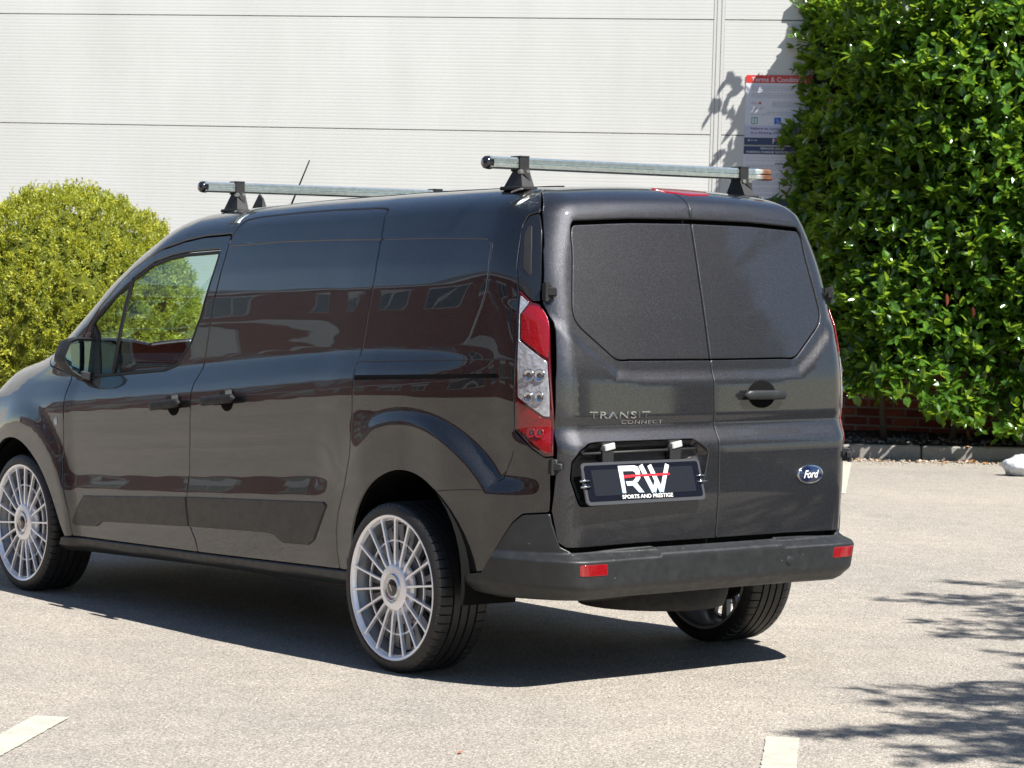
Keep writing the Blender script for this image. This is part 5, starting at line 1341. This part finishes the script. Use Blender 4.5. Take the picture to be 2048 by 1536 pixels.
# ------------------------------------------------------------------ trees beside and behind the camera (they cast the shadows and fill the reflections)
def conifer_boughs():
    tree = empty("cedar_tree", (-7.2, -5.4, 0), label="dark cedar with long drooping boughs standing to the right of the camera", category="tree")
    inv = Matrix.Translation((7.2, 5.4, 0))
    trk = MB(); trk.tube([(-7.2, -5.4, 0), (-7.15, -5.35, 3), (-7.1, -5.3, 6), (-7.1, -5.3, 9.5)], [.26, .22, .15, .04], 12); trk.build("trunk", M['bark'], tree, True).matrix_parent_inverse = inv
    g = [(.60, -2.36), (.64, -2.62), (.45, -2.95), (.97, -3.15), (.80, -3.45), (.10, -2.42), (-.05, -2.28), (-.30, -2.30), (-.72, -2.22), (-1.0, -2.05), (.25, -3.3), (-.06, -1.92), (-.30, -1.75), (-.41, -1.66), (-.89, -1.40), (-1.20, -1.25), (.05, -2.6), (-.3, -2.4), (-.7, -1.9), (.4, -3.9), (1.1, -4.2), (.5, -4.2), (-.1, -3.2), (-.5, -3.0), (.2, -5.0), (-.8, -3.6),
         (-1.30, -.32), (-1.42, -.72), (-1.50, -.14), (-1.75, -.02), (-1.58, -.42), (-1.86, .50), (-1.90, .36), (-2.22, .44), (-2.20, .12), (-1.62, -1.05), (-1.9, -.6), (-2.2, -.3), (-2.5, .1), (-2.1, -1.2), (-2.7, -.6), (-2.35, .62), (-2.62, .40), (-2.45, .30), (-2.75, .05), (-2.9, .45), (-1.7, -.3), (-2.0, .15), (-3.0, -.2)]
    P = []; D = []; br = MB(); rr = np.random.default_rng(21)
    for i, (gx, gy) in enumerate(g):
        h = rr.uniform(3.4, 4.4); tip = np.array([gx - .8 * h, gy - .1 * h, h]); root = np.array([-7.12, -5.32, h + rr.uniform(.2, 1.4)])
        if i > 25: tip = np.array([gx - .8 * h, gy - .1 * h, h])
        K = 16; prev = []
        L = np.linalg.norm(tip - root); vec = (tip - root) / L; s0 = max(0, L - 1.9)
        side_ = np.cross(vec, [0, 0, 1]); side_ /= np.linalg.norm(side_)
        pts = [root, root + vec * s0 * .5 + [0, 0, .15], root + vec * s0 + [0, 0, .10], root + vec * (s0 + .9), tip]
        br.tube([tuple(p) for p in pts], [.05, .035, .018, .009, .003], 5)
        for j in range(60):
            s = rr.random() ** .8; p = root + vec * (s0 + (L - s0) * s) + np.array([0, 0, .10 * (1 - s)])
            ln = .30 * (1 - s) + .07; sg = rr.choice([-1, 1]); td = vec * rr.uniform(.6, 1.2) + side_ * sg * rr.uniform(.3, 1.0) + np.array([0, 0, rr.uniform(-.5, .1)]); td /= np.linalg.norm(td)
            for k in range(9):
                P.append(p + td * ln * (k / 9)); D.append(td * .8 + rr.normal(0, .45, 3))
    br.build("bough", M['bark'], tree, True).matrix_parent_inverse = inv
    P, D = np.array(P), np.array(D); n = len(P)
    leaves("needles", P, D, np.array([[0, 0, 1.0]]) + rr.normal(0, .4, (n, 3)), rr.uniform(.05, .11, n), rr.uniform(.14, .3, n), M['conifer'], tree, kind="stuff").matrix_parent_inverse = inv
    # the body of the crown round the trunk
    n = 26000; a_ = rr.uniform(0, 6.28, n); z = rr.uniform(2.2, 9.5, n); R_ = (1 - (z - 2.2) / 8.2) * 2.1 * np.sqrt(rr.random(n)) + .1
    P = np.stack([-7.6 + R_ * np.cos(a_), -5.5 + R_ * np.sin(a_), z], 1); D = np.stack([np.cos(a_), np.sin(a_), -.3 + 0 * a_], 1) + rr.normal(0, .5, (n, 3))
    leaves("crown", P, D, np.array([[0, 0, 1.0]]) + rr.normal(0, .4, (n, 3)), rr.uniform(.10, .22, n), rr.uniform(.3, .5, n), M['conifer'], tree, kind="stuff").matrix_parent_inverse = inv
conifer_boughs()
def broad_tree(x, y, h, R_, seed, label, n=16000):
    t = empty("tree", (x, y, 0), label=label, category="tree"); rr = np.random.default_rng(seed)
    b = MB(); b.tube([(0, 0, 0), (.1, .05, h * .3), (.0, .1, h * .6)], [.3, .22, .12], 10)
    for k in range(6):
        a_ = k * 1.05; b.tube([(.05, .05, h * (.3 + .05 * k)), (R_ * .5 * math.cos(a_), R_ * .5 * math.sin(a_), h * (.5 + .05 * k))], [.1, .03], 6)
    b.build("trunk", M['bark'], t, True)
    cl = rr.normal(0, 1, (46, 3)); cl /= np.linalg.norm(cl, axis=1, keepdims=True); cl = cl * rr.uniform(.35, .9, (46, 1)) * [R_, R_, h * .33] + [0, 0, h * .63]
    ci = rr.integers(0, 46, n); P = cl[ci] + rr.normal(0, R_ * .17, (n, 3)); D = rr.normal(0, 1, (n, 3))
    leaves("crown", P, D, np.array([[0, 0, 1.0]]) + rr.normal(0, .6, (n, 3)), rr.uniform(.16, .32, n), rr.uniform(.5, .8, n), M['conifer'], t, kind="stuff")
broad_tree(-14, -7.5, 11, 4.2, 31, "tall dark tree behind and to the right of the camera")
broad_tree(-19, -4.5, 12, 4.5, 32, "broad dark tree far behind the camera")
broad_tree(-17, -13.0, 12, 3.6, 33, "dark tree at the far right behind the camera")
# ------------------------------------------------------------------ red brick offices on the far side (seen only mirrored in the van)
off = empty("brick_office", (6, 16.5, 0), label="two-storey red brick office block with white windows across the car park", category="building")
def farbrick():
    m = mat("far_red_brick", (.26, .060, .040), .85, spec=.2); t = NT(m); co = t.coord()
    mp2 = t.add("ShaderNodeMapping", None, Vector=co, Rotation=(math.radians(90), 0, 0))
    bt = t.add("ShaderNodeTexBrick", {"offset": .5}, Vector=mp2.outputs[0], Color1=(.38, .085, .055, 1), Color2=(.30, .070, .048, 1), Mortar=(.30, .22, .18, 1), Scale=4.4, Mortar_Size=.012)
    t.set("Base Color", bt.outputs["Color"]); return m
M['farbrick'] = farbrick(); M['wframe'] = mat("white_window_frame", (.75, .75, .73), .4); M['wglass'] = mat("office_glass", (.03, .04, .055), .05, coat=1.0); M['slate'] = mat("slate_roof", (.07, .075, .085), .6)
b = MB(); b.box((7, 3, 3.1), (26, 3, 3.1)); b.build("wall", M['farbrick'], off)
b = MB(); b.raw([(-19.6, -.6, 6.2), (33.6, -.6, 6.2), (33.6, 3, 8.0), (-19.6, 3, 8.0), (33.6, 6.6, 6.2), (-19.6, 6.6, 6.2)], [(0, 1, 2, 3), (3, 2, 4, 5), (0, 3, 5), (1, 4, 2)]); b.build("roof", M['slate'], off)
b = MB(); b.box((7, -.55, 6.12), (26.6, .08, .12)); b.build("gutter", M['wframe'], off)
for i in range(13):
    for z in (1.55, 4.55):
        x = -16.5 + i * 3.9
        b = MB(); b.box((x, -.03, z), (.95, .03, .70)); w = b.build("window", M['wframe'], off)
        for dx in (-.47, .47):
            b = MB(); b.box((x + dx, -.065, z), (.41, .006, .60)); b.build("pane", M['wglass'], w)
        b = MB(); b.box((x, -.05, z + .80), (1.1, .05, .10)); b.build("lintel", M['wframe'], off)
b = MB(); b.box((7, -.04, 2.75), (26, .03, .10)); b.build("string_course", M['wframe'], off)
